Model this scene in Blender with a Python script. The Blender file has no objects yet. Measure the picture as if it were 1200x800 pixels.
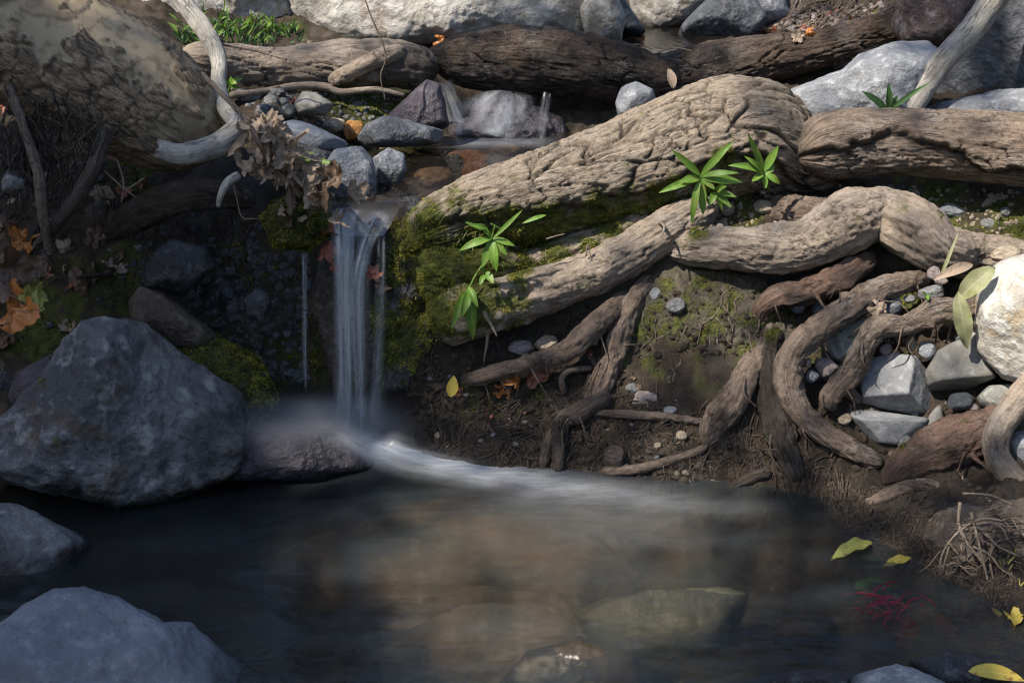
import bpy, math, random
import numpy as np
from mathutils import Vector, Matrix

SC = bpy.context.scene
R = math.radians
random.seed(7)
rng = np.random.default_rng(11)

# ------------------------------------------------------------------ camera, light, exposure
CAMZ, PITCH, FPX = 1.1, R(20), 1600.0
cd = bpy.data.cameras.new('camera'); cam = bpy.data.objects.new('camera', cd)
SC.collection.objects.link(cam)
cam.location = (0, 0, CAMZ); cam.rotation_euler = (R(90) - PITCH, 0, 0)
cd.lens = 48; cd.sensor_width = 36; cd.clip_start = .05; cd.clip_end = 500
cd.dof.use_dof = True; cd.dof.focus_distance = 2.6; cd.dof.aperture_fstop = 18
SC.camera = cam

SUN = Vector((-0.50, -0.34, 0.80)).normalized()           # direction towards the sun
W = bpy.data.worlds.new('World'); SC.world = W; W.use_nodes = True
nt = W.node_tree
sky = nt.nodes.new('ShaderNodeTexSky'); sky.sky_type = 'NISHITA'; sky.sun_disc = False
sky.sun_elevation = math.asin(SUN.z); sky.sun_rotation = math.atan2(SUN.x, SUN.y)
bg = nt.nodes['Background']; bg.inputs['Strength'].default_value = 0.105
nt.links.new(sky.outputs[0], bg.inputs['Color'])
sl = bpy.data.lights.new('sun', 'SUN'); sl.energy = 4.6; sl.angle = R(0.53); sl.color = (1, .92, .81)
so = bpy.data.objects.new('sun', sl); SC.collection.objects.link(so)
so.rotation_euler = SUN.to_track_quat('Z', 'Y').to_euler(); so.location = SUN * 12
vs = SC.view_settings
vs.view_transform = 'Standard'; vs.look = 'None'; vs.gamma = 1; vs.exposure = 0.88; vs.use_curve_mapping = False
SC.render.engine = 'CYCLES'
cy = SC.cycles
cy.use_denoising = True; cy.max_bounces = 7; cy.transparent_max_bounces = 24; cy.use_adaptive_sampling = True
cy.adaptive_threshold = .02; cy.caustics_reflective = False; cy.sample_clamp_indirect = 4
cy.filter_width = 1.2

# ------------------------------------------------------------------ pixel <-> world (photo is 1200 x 800)
CP, SP = math.cos(PITCH), math.sin(PITCH)
FWD = np.array([0, CP, -SP]); UP = np.array([0, SP, CP]); RT = np.array([1., 0, 0]); CAM = np.array([0, 0, CAMZ])
def ray(px, py):
    return FWD + RT * ((px - 600) / FPX) + UP * ((400 - py) / FPX)
def at(px, py, Y):
    d = ray(px, py); return CAM + d * (Y / d[1])
def depth(P): return float((np.asarray(P) - CAM) @ FWD)
def mpp(P): return depth(P) / FPX
def proj(V):
    D = V - CAM; t = D @ FWD
    return 600 + FPX * (D @ RT) / t, 400 - FPX * (D @ UP) / t

# ------------------------------------------------------------------ numpy noise
def _h(ix, iy, iz, seed):
    with np.errstate(over='ignore'):
        h = (ix.astype(np.uint32) * np.uint32(374761393)) ^ (iy.astype(np.uint32) * np.uint32(668265263)) ^ (iz.astype(np.uint32) * np.uint32(2147483647 - 19)) ^ np.uint32((seed * 974711 + 12345) & 0xffffffff)
        h = (h ^ (h >> np.uint32(13))) * np.uint32(1274126177)
        h = (h ^ (h >> np.uint32(16))) * np.uint32(2246822519)
        return h ^ (h >> np.uint32(15))
def perlin(P, seed=0):
    P = np.asarray(P, float); F = np.floor(P); I = F.astype(np.int64); f = P - F
    w = f * f * f * (f * (f * 6 - 15) + 10)
    out = 0
    for dx in (0, 1):
        for dy in (0, 1):
            for dz in (0, 1):
                h = _h(I[:, 0] + dx, I[:, 1] + dy, I[:, 2] + dz, seed)
                g = ((h & 1023) / 511.5 - 1) * (f[:, 0] - dx) + (((h >> np.uint32(10)) & 1023) / 511.5 - 1) * (f[:, 1] - dy) + (((h >> np.uint32(20)) & 1023) / 511.5 - 1) * (f[:, 2] - dz)
                out = out + g * (w[:, 0] if dx else 1 - w[:, 0]) * (w[:, 1] if dy else 1 - w[:, 1]) * (w[:, 2] if dz else 1 - w[:, 2])
    return out * 1.25
def fbm(P, octv=4, seed=0, gain=.5, lac=2.03):
    a, s, o = 1., 1., 0
    for i in range(octv):
        o = o + a * perlin(P * s, seed + i * 17); a *= gain; s *= lac
    return o
def ridged(P, octv=3, seed=0):
    a, s, o = 1., 1., 0
    for i in range(octv):
        o = o + a * (1 - 2 * np.abs(perlin(P * s, seed + i * 13))); a *= .5; s *= 2.1
    return o / 1.75
def worley(P, seed=0):
    P = np.asarray(P, float); I = np.floor(P).astype(np.int64); f = P - I
    F1 = np.full(len(P), 9.); F2 = np.full(len(P), 9.); ID = np.zeros(len(P))
    for dx in (-1, 0, 1):
        for dy in (-1, 0, 1):
            for dz in (-1, 0, 1):
                h = _h(I[:, 0] + dx, I[:, 1] + dy, I[:, 2] + dz, seed)
                d = np.sqrt((dx + (h & 1023) / 1023. - f[:, 0]) ** 2 + (dy + ((h >> np.uint32(10)) & 1023) / 1023. - f[:, 1]) ** 2 + (dz + ((h >> np.uint32(20)) & 1023) / 1023. - f[:, 2]) ** 2)
                c = d < F1
                F2 = np.where(c, F1, np.minimum(F2, d)); ID = np.where(c, (h % np.uint32(997)) / 997., ID); F1 = np.where(c, d, F1)
    return F1, F2, ID
def sst(a, b, x):
    t = np.clip((x - a) / (b - a), 0, 1); return t * t * (3 - 2 * t)
def discs(V, dl, seed=0, scale=25., amp=.5):
    """soft growth patches: (px, py, radius px, strength) of where on the surface they grow"""
    px, py = proj(V); m = np.zeros(len(V))
    for (x, y, r, s) in dl:
        m = np.maximum(m, s * (1.25 - np.hypot(px - x, py - y) / r))
    return sst(.15, .6, m + amp * fbm(V * scale, 4, seed))

# ------------------------------------------------------------------ objects
def link(o): SC.collection.objects.link(o); return o
def mesh(name, V, F, mat, attrs=None, smooth=True, parent=None, origin=None):
    V = np.asarray(V, float)
    fl = F if isinstance(F, list) else [F]
    fl = [np.asarray(f, np.int32) for f in fl if len(f)]
    me = bpy.data.meshes.new(name)
    if origin is None:
        origin = np.array([V[:, 0].mean(), V[:, 1].mean(), V[:, 2].min()])
    if parent is not None: origin = np.array(parent.location)
    me.vertices.add(len(V)); me.vertices.foreach_set('co', (V - origin).astype(np.float32).ravel())
    idx = np.concatenate([f.ravel() for f in fl]); sizes = np.concatenate([np.full(len(f), f.shape[1]) for f in fl])
    me.loops.add(len(idx)); me.loops.foreach_set('vertex_index', idx)
    me.polygons.add(len(sizes)); st = np.concatenate([[0], np.cumsum(sizes)[:-1]])
    me.polygons.foreach_set('loop_start', st.astype(np.int32))
    me.polygons.foreach_set('use_smooth', np.full(len(sizes), smooth))
    me.update(calc_edges=True); me.validate()
    for k, a in (attrs or {}).items():
        a = np.asarray(a, np.float32)
        if a.ndim == 2: t = me.attributes.new(k, 'FLOAT_VECTOR', 'POINT'); t.data.foreach_set('vector', a.ravel())
        else: t = me.attributes.new(k, 'FLOAT', 'POINT'); t.data.foreach_set('value', a)
    me.materials.append(mat)
    o = link(bpy.data.objects.new(name, me))
    if parent is not None: o.parent = parent
    else: o.location = origin
    return o
def thing(o, label, cat, group=None):
    o['label'] = label; o['category'] = cat
    if group: o['group'] = group
    return o
def kind(o, k, label=None):
    o['kind'] = k
    if label: o['label'] = label
    return o
def empty(name, loc):
    o = link(bpy.data.objects.new(name, None)); o.location = loc; o.empty_display_size = .02; return o

# ------------------------------------------------------------------ materials
class NT:
    def __init__(s, name):
        s.m = bpy.data.materials.new(name); s.m.use_nodes = True; s.t = s.m.node_tree; s.t.nodes.clear()
        s.out = s.n('ShaderNodeOutputMaterial')
    def n(s, typ, **kw):
        nd = s.t.nodes.new(typ)
        for k, v in kw.items(): setattr(nd, k, v)
        return nd
    def set(s, nd, i, v):
        if isinstance(v, bpy.types.NodeSocket): s.t.links.new(v, nd.inputs[i])
        elif v is not None: nd.inputs[i].default_value = (*v, 1) if isinstance(v, tuple) and len(v) == 3 and nd.inputs[i].type == 'RGBA' else v
    def co(s): 
        return s.n('ShaderNodeTexCoord').outputs['Object']
    def attr(s, k): return s.n('ShaderNodeAttribute', attribute_name=k).outputs['Fac']
    def avec(s, k): return s.n('ShaderNodeAttribute', attribute_name=k).outputs['Vector']
    def mapv(s, v, scale=(1, 1, 1), loc=(0, 0, 0)):
        m = s.n('ShaderNodeMapping'); s.set(m, 0, v); s.set(m, 'Scale', scale); s.set(m, 'Location', loc); return m.outputs[0]
    def noise(s, v, scale, det=5, rough=.55, dist=0.):
        m = s.n('ShaderNodeTexNoise'); s.set(m, 'Vector', v); s.set(m, 'Scale', scale); s.set(m, 'Detail', det); s.set(m, 'Roughness', rough); s.set(m, 'Distortion', dist)
        return m.outputs['Fac']
    def vor(s, v, scale, feat='F1', out='Distance'):
        m = s.n('ShaderNodeTexVoronoi', feature=feat); s.set(m, 'Vector', v); s.set(m, 'Scale', scale); return m.outputs[out]
    def ramp(s, f, a, b, lo=0., hi=1.):
        m = s.n('ShaderNodeMapRange', interpolation_type='SMOOTHSTEP'); s.set(m, 0, f); s.set(m, 1, a); s.set(m, 2, b); s.set(m, 3, lo); s.set(m, 4, hi); return m.outputs[0]
    def mix(s, f, a, b, mode='MIX'):
        m = s.n('ShaderNodeMix', data_type='RGBA', blend_type=mode); s.set(m, 0, f); s.set(m, 6, a); s.set(m, 7, b); return m.outputs[2]
    def math(s, op, a, b=None):
        m = s.n('ShaderNodeMath', operation=op); s.set(m, 0, a); s.set(m, 1, b); return m.outputs[0]
    def bump(s, h, strength, dist, nrm=None):
        m = s.n('ShaderNodeBump'); s.set(m, 'Strength', strength); s.set(m, 'Distance', dist); s.set(m, 'Height', h)
        if nrm is not None: s.set(m, 'Normal', nrm)
        return m.outputs[0]
    def bsdf(s, col, rough, nrm=None, spec=.5, **kw):
        m = s.n('ShaderNodeBsdfPrincipled'); s.set(m, 'Base Color', col); s.set(m, 'Roughness', rough); s.set(m, 'Specular IOR Level', spec)
        if nrm is not None: s.set(m, 'Normal', nrm)
        for k, v in kw.items(): s.set(m, k, v)
        return m.outputs[0]
    def mixs(s, f, a, b):
        m = s.n('ShaderNodeMixShader'); s.set(m, 0, f); s.set(m, 1, a); s.set(m, 2, b); return m.outputs[0]
    def done(s, sh, sock='Surface'):
        s.t.links.new(sh, s.out.inputs[sock]); return s.m

MOSS1, MOSS2 = (.11, .112, .019), (.024, .036, .009)
def moss_layer(t, c, base, rough):
    mo = t.attr('moss')
    n1 = t.noise(c, 60, 4); n2 = t.noise(c, 420, 3)
    mc = t.mix(t.ramp(n1, .35, .65), MOSS2, MOSS1); mc = t.mix(t.ramp(n2, .4, .75), mc, (.11, .12, .025))
    return t.mix(mo, base, mc), mo
def wood_mat(name, light, dark, crack, rough=.85, fine=220, grey=(.3, .29, .28), greyamt=.35, fib=1., soil=.3):
    t = NT(name); c = t.co(); g = t.avec('gr')
    tone = t.attr('tone'); cr = t.attr('crack'); wet = t.attr('wet')
    n1 = t.noise(c, 11, 5, .6); n3 = t.noise(c, 60, 5, .65); n2 = t.noise(c, fine, 5, .7)
    f1 = t.noise(t.mapv(g, (.16, 1, 1)), 130, 5, .65, .4); f2 = t.noise(t.mapv(g, (.22, 1, 1)), 420, 4, .7)
    v = t.math('ADD', t.math('MULTIPLY', n3, .45), t.math('MULTIPLY', f1, .55))
    col = t.mix(t.ramp(v, .36, .62), dark, light)
    col = t.mix(t.ramp(tone, .1, .95, 0, .75), col, light)
    col = t.mix(t.math('MULTIPLY', t.ramp(n1, .45, .66), greyamt), col, grey)
    col = t.mix(t.math('MULTIPLY', t.ramp(f2, .36, .54, 1, 0), .6 * fib), col, dark)
    col = t.mix(t.math('MULTIPLY', t.ramp(n2, .34, .5, 1, 0), .55), col, tuple(x * .6 for x in dark))
    col = t.mix(t.math('MULTIPLY', t.ramp(n2, .58, .75), .4), col, tuple(min(.8, x * 1.35) for x in light))
    f3 = t.noise(t.mapv(g, (.10, 1, 1)), 75, 4, .6, .6)
    fc = t.math('MULTIPLY', t.ramp(t.math('ABSOLUTE', t.math('SUBTRACT', f3, .5)), 0, .022, 1, 0), t.ramp(n1, .42, .58, .2, .9))
    li = t.math('MULTIPLY', t.ramp(t.noise(c, 34, 5, .75, .8), .57, .64), t.ramp(n1, .40, .6, .05, .3))
    col = t.mix(li, col, (.36, .36, .31))
    col = t.mix(t.math('MULTIPLY', fc, .8 * fib), col, crack)
    col = t.mix(t.math('MULTIPLY', cr, .92), col, crack)
    sp = t.noise(c, 26, 6, .7, .6)
    col = t.mix(t.ramp(sp, .50, .64, 0, soil), col, (.055, .04, .028)); col = t.mix(t.ramp(sp, .40, .28, 0, soil * .7), col, (.12, .115, .055))
    col, mo = moss_layer(t, c, col, rough)
    col = t.mix(t.math('MULTIPLY', wet, .75), col, (.010, .008, .007))
    h = t.math('ADD', t.math('ADD', t.math('MULTIPLY', n2, .45), t.math('MULTIPLY', f1, 1.0 * fib)), t.math('ADD', t.math('MULTIPLY', f2, .35 * fib), t.math('SUBTRACT', t.math('MULTIPLY', n3, .6), t.math('MULTIPLY', fc, .5 * fib))))
    nb = t.bump(h, .9, .0075)
    rg = t.math('SUBTRACT', rough, t.math('MULTIPLY', wet, rough - .22))
    return t.done(t.bsdf(col, rg, nb, .3))
def rock_mat(name, a, b, c_, stain=None, sc=9., rough=.7, wetall=0., stainamt=.5, specks=.3, bumpk=1., cks=.5):
    t = NT(name); c = t.co(); wet = t.attr('wet')
    n1 = t.noise(c, sc, 6, .62, .4); n2 = t.noise(c, sc * 5, 6, .65); n3 = t.noise(c, 330, 4, .7); n4 = t.noise(c, sc * 1.7, 4, .6, 1.2)
    col = t.mix(t.ramp(n1, .40, .58), a, b)
    col = t.mix(t.ramp(n2, .50, .66), col, c_)
    col = t.mix(t.ramp(n2, .30, .43, .75, 0), col, tuple(x * .55 for x in a))
    if stain: col = t.mix(t.math('MULTIPLY', t.ramp(n4, .52, .66), stainamt), col, stain)
    wv = t.n('ShaderNodeTexNoise'); t.set(wv, 'Vector', c); t.set(wv, 'Scale', sc * 2.2); t.set(wv, 'Detail', 4.)
    va = t.n('ShaderNodeVectorMath', operation='MULTIPLY_ADD'); t.set(va, 0, wv.outputs['Color']); t.set(va, 1, (.16, .16, .16)); t.set(va, 2, c)
    ck = t.vor(t.mapv(va.outputs[0], (1, 1, 1.9)), sc * .9, 'DISTANCE_TO_EDGE')
    col = t.mix(t.math('MULTIPLY', t.ramp(ck, 0, .012, 1, 0), t.ramp(n1, .5, .62, 0, cks)), col, tuple(x * .35 for x in a))
    col = t.mix(t.math('MULTIPLY', t.ramp(n3, .58, .72), specks), col, tuple(min(.75, x * 1.8) for x in c_))
    col = t.mix(t.math('MULTIPLY', t.ramp(n3, .28, .42, 1, 0), .35), col, tuple(x * .4 for x in a))
    col = t.mix(t.math('MULTIPLY', t.ramp(t.noise(c, sc * 3.2, 6, .75, .5), .585, .63), t.ramp(n1, .5, .62, 0, .55)), col, tuple(min(.6, x * 1.25) for x in c_))
    col, mo = moss_layer(t, c, col, rough)
    wt = t.math('MAXIMUM', wet, wetall)
    col = t.mix(t.math('MULTIPLY', wt, .68), col, tuple(x * .10 for x in a))
    h = t.math('ADD', t.math('ADD', t.math('MULTIPLY', n2, 1.4), t.math('MULTIPLY', n3, .25)), t.math('MULTIPLY', t.ramp(n1, .3, .7), .8))
    nb = t.bump(h, .8 * bumpk, .011)
    rg = t.math('SUBTRACT', rough, t.math('MULTIPLY', wt, rough - .16))
    return t.done(t.bsdf(col, rg, nb, .45))

M = {}
M['log'] = wood_mat('weathered_log_bark', (.36, .295, .225), (.15, .115, .083), (.02, .015, .011), fine=300, greyamt=.12)
M['log2'] = wood_mat('brown_log_bark', (.29, .22, .165), (.125, .092, .068), (.02, .015, .01), fine=260)
M['tan'] = wood_mat('tan_root_bark', (.35, .285, .22), (.17, .13, .098), (.04, .03, .024), fine=300, greyamt=.3, fib=.45)
M['root'] = wood_mat('root_bark', (.225, .17, .13), (.085, .06, .045), (.022, .016, .012), fine=300, greyamt=.25, soil=.75)
M['droot'] = wood_mat('dark_root_bark', (.10, .078, .062), (.04, .028, .022), (.01, .008, .006), fine=300, greyamt=.15, rough=.6)
M['rroot'] = wood_mat('reddish_root_bark', (.165, .105, .078), (.07, .042, .031), (.02, .012, .008), fine=300, greyamt=.2, soil=.7)
M['damlog'] = wood_mat('dark_wet_log_bark', (.105, .075, .055), (.028, .018, .013), (.005, .004, .003), fine=240, greyamt=.35, grey=(.22, .2, .19))
M['pale'] = wood_mat('bleached_branch', (.55, .51, .44), (.34, .32, .285), (.12, .10, .085), fine=420, greyamt=.3, grey=(.42, .42, .42))
M['twig'] = wood_mat('twig_bark', (.24, .19, .14), (.12, .09, .065), (.03, .02, .015), fine=400, greyamt=.2)
M['ptwig'] = wood_mat('pale_rootlet', (.34, .27, .2), (.2, .15, .11), (.05, .04, .03), fine=400, greyamt=.1)
M['hair'] = wood_mat('fine_rootlet', (.10, .073, .053), (.045, .032, .023), (.02, .015, .01), fine=400, greyamt=.05)
M['red'] = wood_mat('red_rootlet', (.34, .025, .05), (.20, .016, .03), (.1, .01, .01), fine=400, greyamt=0.)

def syc_mat():
    t = NT('sycamore_bark'); c = t.co(); pa = t.attr('patch'); lv = t.attr('tone'); cr = t.attr('crack')
    n1 = t.noise(c, 30, 5, .6); n2 = t.noise(c, 260, 5, .65); n3 = t.noise(c, 10, 3)
    idn = t.attr('cell'); f2 = t.noise(t.mapv(t.avec('gr'), (.25, 1, 1)), 300, 4, .7)
    brown = t.mix(t.ramp(n1, .38, .62), (.20, .147, .098), (.38, .28, .18))
    brown = t.mix(t.math('MULTIPLY', t.ramp(f2, .36, .54, 1, 0), .7), brown, (.035, .026, .018))
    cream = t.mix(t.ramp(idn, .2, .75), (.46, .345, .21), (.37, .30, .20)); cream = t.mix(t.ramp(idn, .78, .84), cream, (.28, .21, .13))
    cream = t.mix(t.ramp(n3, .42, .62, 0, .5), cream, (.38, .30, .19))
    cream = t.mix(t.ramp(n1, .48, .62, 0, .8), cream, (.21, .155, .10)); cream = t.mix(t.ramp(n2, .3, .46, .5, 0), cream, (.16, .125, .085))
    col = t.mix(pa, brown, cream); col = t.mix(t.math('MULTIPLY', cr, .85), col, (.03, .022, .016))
    nb = t.bump(t.math('ADD', n2, n1), t.ramp(pa, 0, 1, .6, .12), .006)
    return t.done(t.bsdf(col, .75, nb, .35))
M['syc'] = syc_mat()

M['r_blue'] = rock_mat('blue_grey_boulder', (.078, .078, .082), (.205, .205, .21), (.37, .365, .355), (.105, .068, .042), 4.6, specks=.5, stainamt=.75, bumpk=1.3)
M['r_slab'] = rock_mat('smooth_grey_slab', (.14, .155, .18), (.19, .205, .235), (.23, .24, .265), (.10, .105, .115), 5, specks=.14, bumpk=.85, cks=0., stainamt=.6)
M['r_dark'] = rock_mat('dark_wet_stone', (.055, .058, .065), (.10, .105, .115), (.2, .2, .21), (.06, .04, .025), 12, wetall=.8, specks=.35)
M['r_brown'] = rock_mat('brown_wet_stone', (.075, .055, .042), (.12, .095, .075), (.2, .17, .14), (.05, .03, .02), 12, wetall=.55)
M['r_purple'] = rock_mat('purple_wet_stone', (.085, .07, .085), (.14, .12, .145), (.2, .18, .2), (.06, .035, .03), 12, wetall=.45)
M['r_pale'] = rock_mat('pale_limestone', (.30, .275, .235), (.42, .40, .36), (.52, .50, .46), (.20, .145, .09), 6, stainamt=.6, bumpk=1.1)
M['r_lgrey'] = rock_mat('pale_grey_boulder', (.18, .19, .205), (.25, .26, .275), (.37, .38, .39), (.17, .16, .14), 7, stainamt=.3, specks=.5)
M['r_dgrey'] = rock_mat('dark_grey_boulder', (.06, .067, .078), (.10, .108, .12), (.15, .158, .17), (.06, .05, .04), 8, stainamt=.3, specks=.2)
M['r_red'] = rock_mat('dark_reddish_boulder', (.075, .05, .045), (.13, .095, .085), (.22, .19, .175), (.05, .03, .025), 9, specks=.3)
M['r_slate'] = rock_mat('grey_angular_stone', (.16, .165, .17), (.21, .215, .22), (.26, .26, .26), None, 10, specks=.12, bumpk=.5)
M['r_slate2'] = rock_mat('grey_olive_stone', (.15, .145, .13), (.20, .195, .175), (.24, .235, .215), (.14, .11, .075), 9, specks=.1, bumpk=.45)
M['r_green'] = rock_mat('greenish_pale_stone', (.22, .225, .2), (.31, .315, .285), (.38, .38, .35), (.27, .2, .11), 12, stainamt=.4)
M['r_white'] = rock_mat('white_boulder', (.40, .37, .31), (.52, .50, .45), (.60, .59, .55), (.40, .28, .13), 8, stainamt=.55, specks=.1, bumpk=1.1)
M['r_pink'] = rock_mat('pinkish_stone', (.24, .19, .175), (.32, .265, .25), (.38, .33, .31), None, 14)
M['r_tan'] = rock_mat('tan_stone', (.30, .235, .16), (.40, .33, .24), (.48, .42, .33), (.2, .13, .07), 14)
M['r_grey'] = rock_mat('grey_pebble', (.17, .17, .168), (.24, .24, .235), (.33, .33, .32), None, 20)
M['r_orange'] = rock_mat('orange_wet_stone', (.30, .12, .025), (.48, .22, .05), (.6, .36, .12), None, 20, wetall=.2)
M['r_mid'] = rock_mat('blue_swirled_stone', (.11, .125, .15), (.20, .22, .25), (.30, .31, .32), (.11, .085, .06), 16, specks=.25)
M['r_bed'] = rock_mat('silted_brown_stone', (.085, .064, .044), (.13, .098, .068), (.17, .145, .11), (.085, .08, .05), 5, specks=.05, bumpk=.3, cks=0.)
M['r_olive'] = rock_mat('silted_olive_stone', (.11, .105, .065), (.17, .16, .10), (.26, .24, .18), None, 6, specks=.1, bumpk=.5, cks=0.)
M['r_bank'] = rock_mat('mossy_bank_rock', (.065, .052, .036), (.10, .085, .058), (.14, .12, .09), (.075, .065, .025), 14, specks=.25, stainamt=.7, bumpk=1.3)

def ground_mat():
    t = NT('stream_bank_soil'); c = t.co(); bed = t.attr('bed'); wet = t.attr('wet'); far = t.attr('far')
    n1 = t.noise(c, 7, 5, .6); n2 = t.noise(c, 55, 5, .65); n3 = t.noise(c, 300, 4, .7); n4 = t.noise(c, 4.2, 3, .5)
    soil = t.mix(t.ramp(n2, .35, .65), (.026, .018, .012), (.066, .047, .032))
    soil = t.mix(t.ramp(n3, .57, .7), soil, (.14, .11, .08))
    soil = t.mix(t.ramp(n3, .3, .42, .7, 0), soil, (.015, .011, .008))
    soil = t.mix(t.ramp(n1, .5, .68, 0, .6), soil, (.115, .095, .07))
    b = t.mix(t.ramp(n4, .4, .6), (.055, .050, .034), (.115, .088, .060)); b = t.mix(t.ramp(n1, .5, .72), b, (.13, .13, .10)); b = t.mix(t.ramp(n2, .5, .8, 0, .4), b, (.18, .14, .10))
    col = t.mix(bed, soil, b)
    col = t.mix(far, col, t.mix(t.ramp(t.noise(c, 1.5, 5), .4, .6), (.02, .03, .01), (.06, .05, .03)))
    col, mo = moss_layer(t, c, col, .9)
    col = t.mix(t.math('MULTIPLY', wet, .72), col, (.006, .005, .0045))  # near-black for wet soil and for the hollow's shade put into the colour
    nb = t.bump(t.math('ADD', n2, n3), .8, .008)
    return t.done(t.bsdf(col, t.ramp(wet, 0, 1, .9, .32), nb, .35))
M['ground'] = ground_mat()

def leaf_mat(name, a, b, vein, rough=.45, trans=.3, spots=None):
    t = NT(name); c = t.co(); ac = t.attr('across'); al = t.attr('along')
    oi = t.n('ShaderNodeObjectInfo').outputs['Random']
    n = t.noise(c, 90, 4); n2 = t.noise(c, 500, 3)
    col = t.mix(t.ramp(n, .3, .7), a, b); col = t.mix(t.math('MULTIPLY', oi, .5), col, b)
    col = t.mix(t.ramp(t.math('ABSOLUTE', ac), .0, .10, .8, 0), col, vein)
    sv = t.math('FRACT', t.math('ADD', t.math('MULTIPLY', al, 9.), t.math('MULTIPLY', t.math('ABSOLUTE', ac), -2.2)))
    col = t.mix(t.ramp(t.math('ABSOLUTE', t.math('SUBTRACT', sv, .5)), 0, .1, .35, 0), col, vein)
    if spots: col = t.mix(t.ramp(n, .56, .66), col, spots)
    nb = t.bump(n2, .25, .002)
    p = t.bsdf(col, rough, nb, .4)
    tr = t.n('ShaderNodeBsdfTranslucent'); t.set(tr, 0, col)
    return t.done(t.mixs(trans, p, tr.outputs[0]))
M['green'] = leaf_mat('fresh_green_leaf', (.10, .21, .025), (.17, .30, .04), (.26, .38, .12), .42, .3, (.22, .25, .05))
M['dkgreen'] = leaf_mat('dull_green_leaf', (.035, .09, .025), (.06, .13, .035), (.10, .18, .06))
M['dry'] = leaf_mat('dry_brown_leaf', (.24, .175, .125), (.35, .27, .20), (.38, .30, .22), .7, .15, (.15, .10, .07))
M['drydk'] = leaf_mat('dark_brown_leaf', (.075, .045, .028), (.13, .08, .05), (.15, .1, .07), .5, .1, (.04, .025, .016))
M['orange'] = leaf_mat('orange_wet_leaf', (.42, .14, .03), (.52, .20, .05), (.2, .08, .03), .3, .15, (.10, .04, .015))
M['yellow'] = leaf_mat('yellow_leaf', (.60, .44, .06), (.66, .50, .09), (.72, .62, .2), .5, .25, (.34, .19, .05))
M['ygreen'] = leaf_mat('yellow_green_leaf', (.32, .33, .06), (.42, .40, .10), (.5, .5, .2), .5, .25, (.2, .15, .05))
M['wither'] = leaf_mat('withered_pale_leaf', (.33, .31, .19), (.25, .27, .12), (.42, .40, .28), .6, .25, (.22, .24, .08))
M['redlf'] = leaf_mat('red_brown_leaf', (.20, .055, .035), (.28, .09, .05), (.2, .1, .06), .35, .1, (.09, .035, .02))
M['canopy'] = leaf_mat('canopy_leaf', (.05, .10, .02), (.09, .14, .03), (.12, .18, .05), .5, .25)

def moss_mat():
    t = NT('moss_blades'); tone = t.attr('tone')
    c = t.mix(t.ramp(tone, 0, .75), (.030, .044, .009), (.23, .225, .032)); c = t.mix(t.ramp(tone, .66, .95), c, (.40, .36, .075))
    p = t.bsdf(c, .8, None, .2); tr = t.n('ShaderNodeBsdfTranslucent'); t.set(tr, 0, c)
    return t.done(t.mixs(.38, p, tr.outputs[0]))
M['moss'] = moss_mat()

def water_mat(name, tint, murk, murkf, bumps=.25, stretch=(1, 3, 1), rough=.06, foamc=(.72, .76, .82), blur=0.):
    t = NT(name); c = t.co(); fo = t.attr('foam')
    st = t.mapv(c, stretch)
    n1 = t.noise(st, 9, 4, .5); n2 = t.noise(st, 30, 3, .5)
    nb = t.bump(t.math('ADD', n1, t.math('MULTIPLY', n2, .3)), bumps, .02)
    fr = t.n('ShaderNodeFresnel'); t.set(fr, 'IOR', 1.33); t.set(fr, 'Normal', nb)
    tp = t.n('ShaderNodeBsdfTransparent'); t.set(tp, 0, tint)
    df = t.n('ShaderNodeBsdfDiffuse'); t.set(df, 0, murk)
    gl = t.n('ShaderNodeBsdfGlossy'); t.set(gl, 'Roughness', rough); t.set(gl, 'Normal', nb)
    mk = t.math('MULTIPLY', t.ramp(t.noise(st, 3.5, 3), .3, .7, .5, 1.2), murkf)
    rf = t.n('ShaderNodeBsdfRefraction'); t.set(rf, 0, tint); t.set(rf, 'Roughness', blur); t.set(rf, 'IOR', 1.2); t.set(rf, 'Normal', nb)
    see = t.mixs(.55, tp.outputs[0], rf.outputs[0]) if blur else tp.outputs[0]
    body = t.mixs(mk, see, df.outputs[0])
    s = t.mixs(fr.outputs[0], body, gl.outputs[0])
    fd = t.n('ShaderNodeBsdfDiffuse'); t.set(fd, 0, foamc)
    ff = t.math('MULTIPLY', fo, t.ramp(t.noise(t.mapv(c, (3, 14, 3)), 6, 3), .25, .75, .55, 1.))
    return t.done(t.mixs(ff, s, fd.outputs[0]))
M['pool'] = water_mat('murky_pool_water', (.84, .79, .70), (.080, .104, .114), .185, .2, blur=.22, foamc=(.56, .59, .63))
M['stream'] = water_mat('clear_stream_water', (.60, .52, .44), (.05, .042, .036), .22, .25, (3, 1, 1), .09)  # warm tint painted in for the amber reflections of the stream

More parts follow.
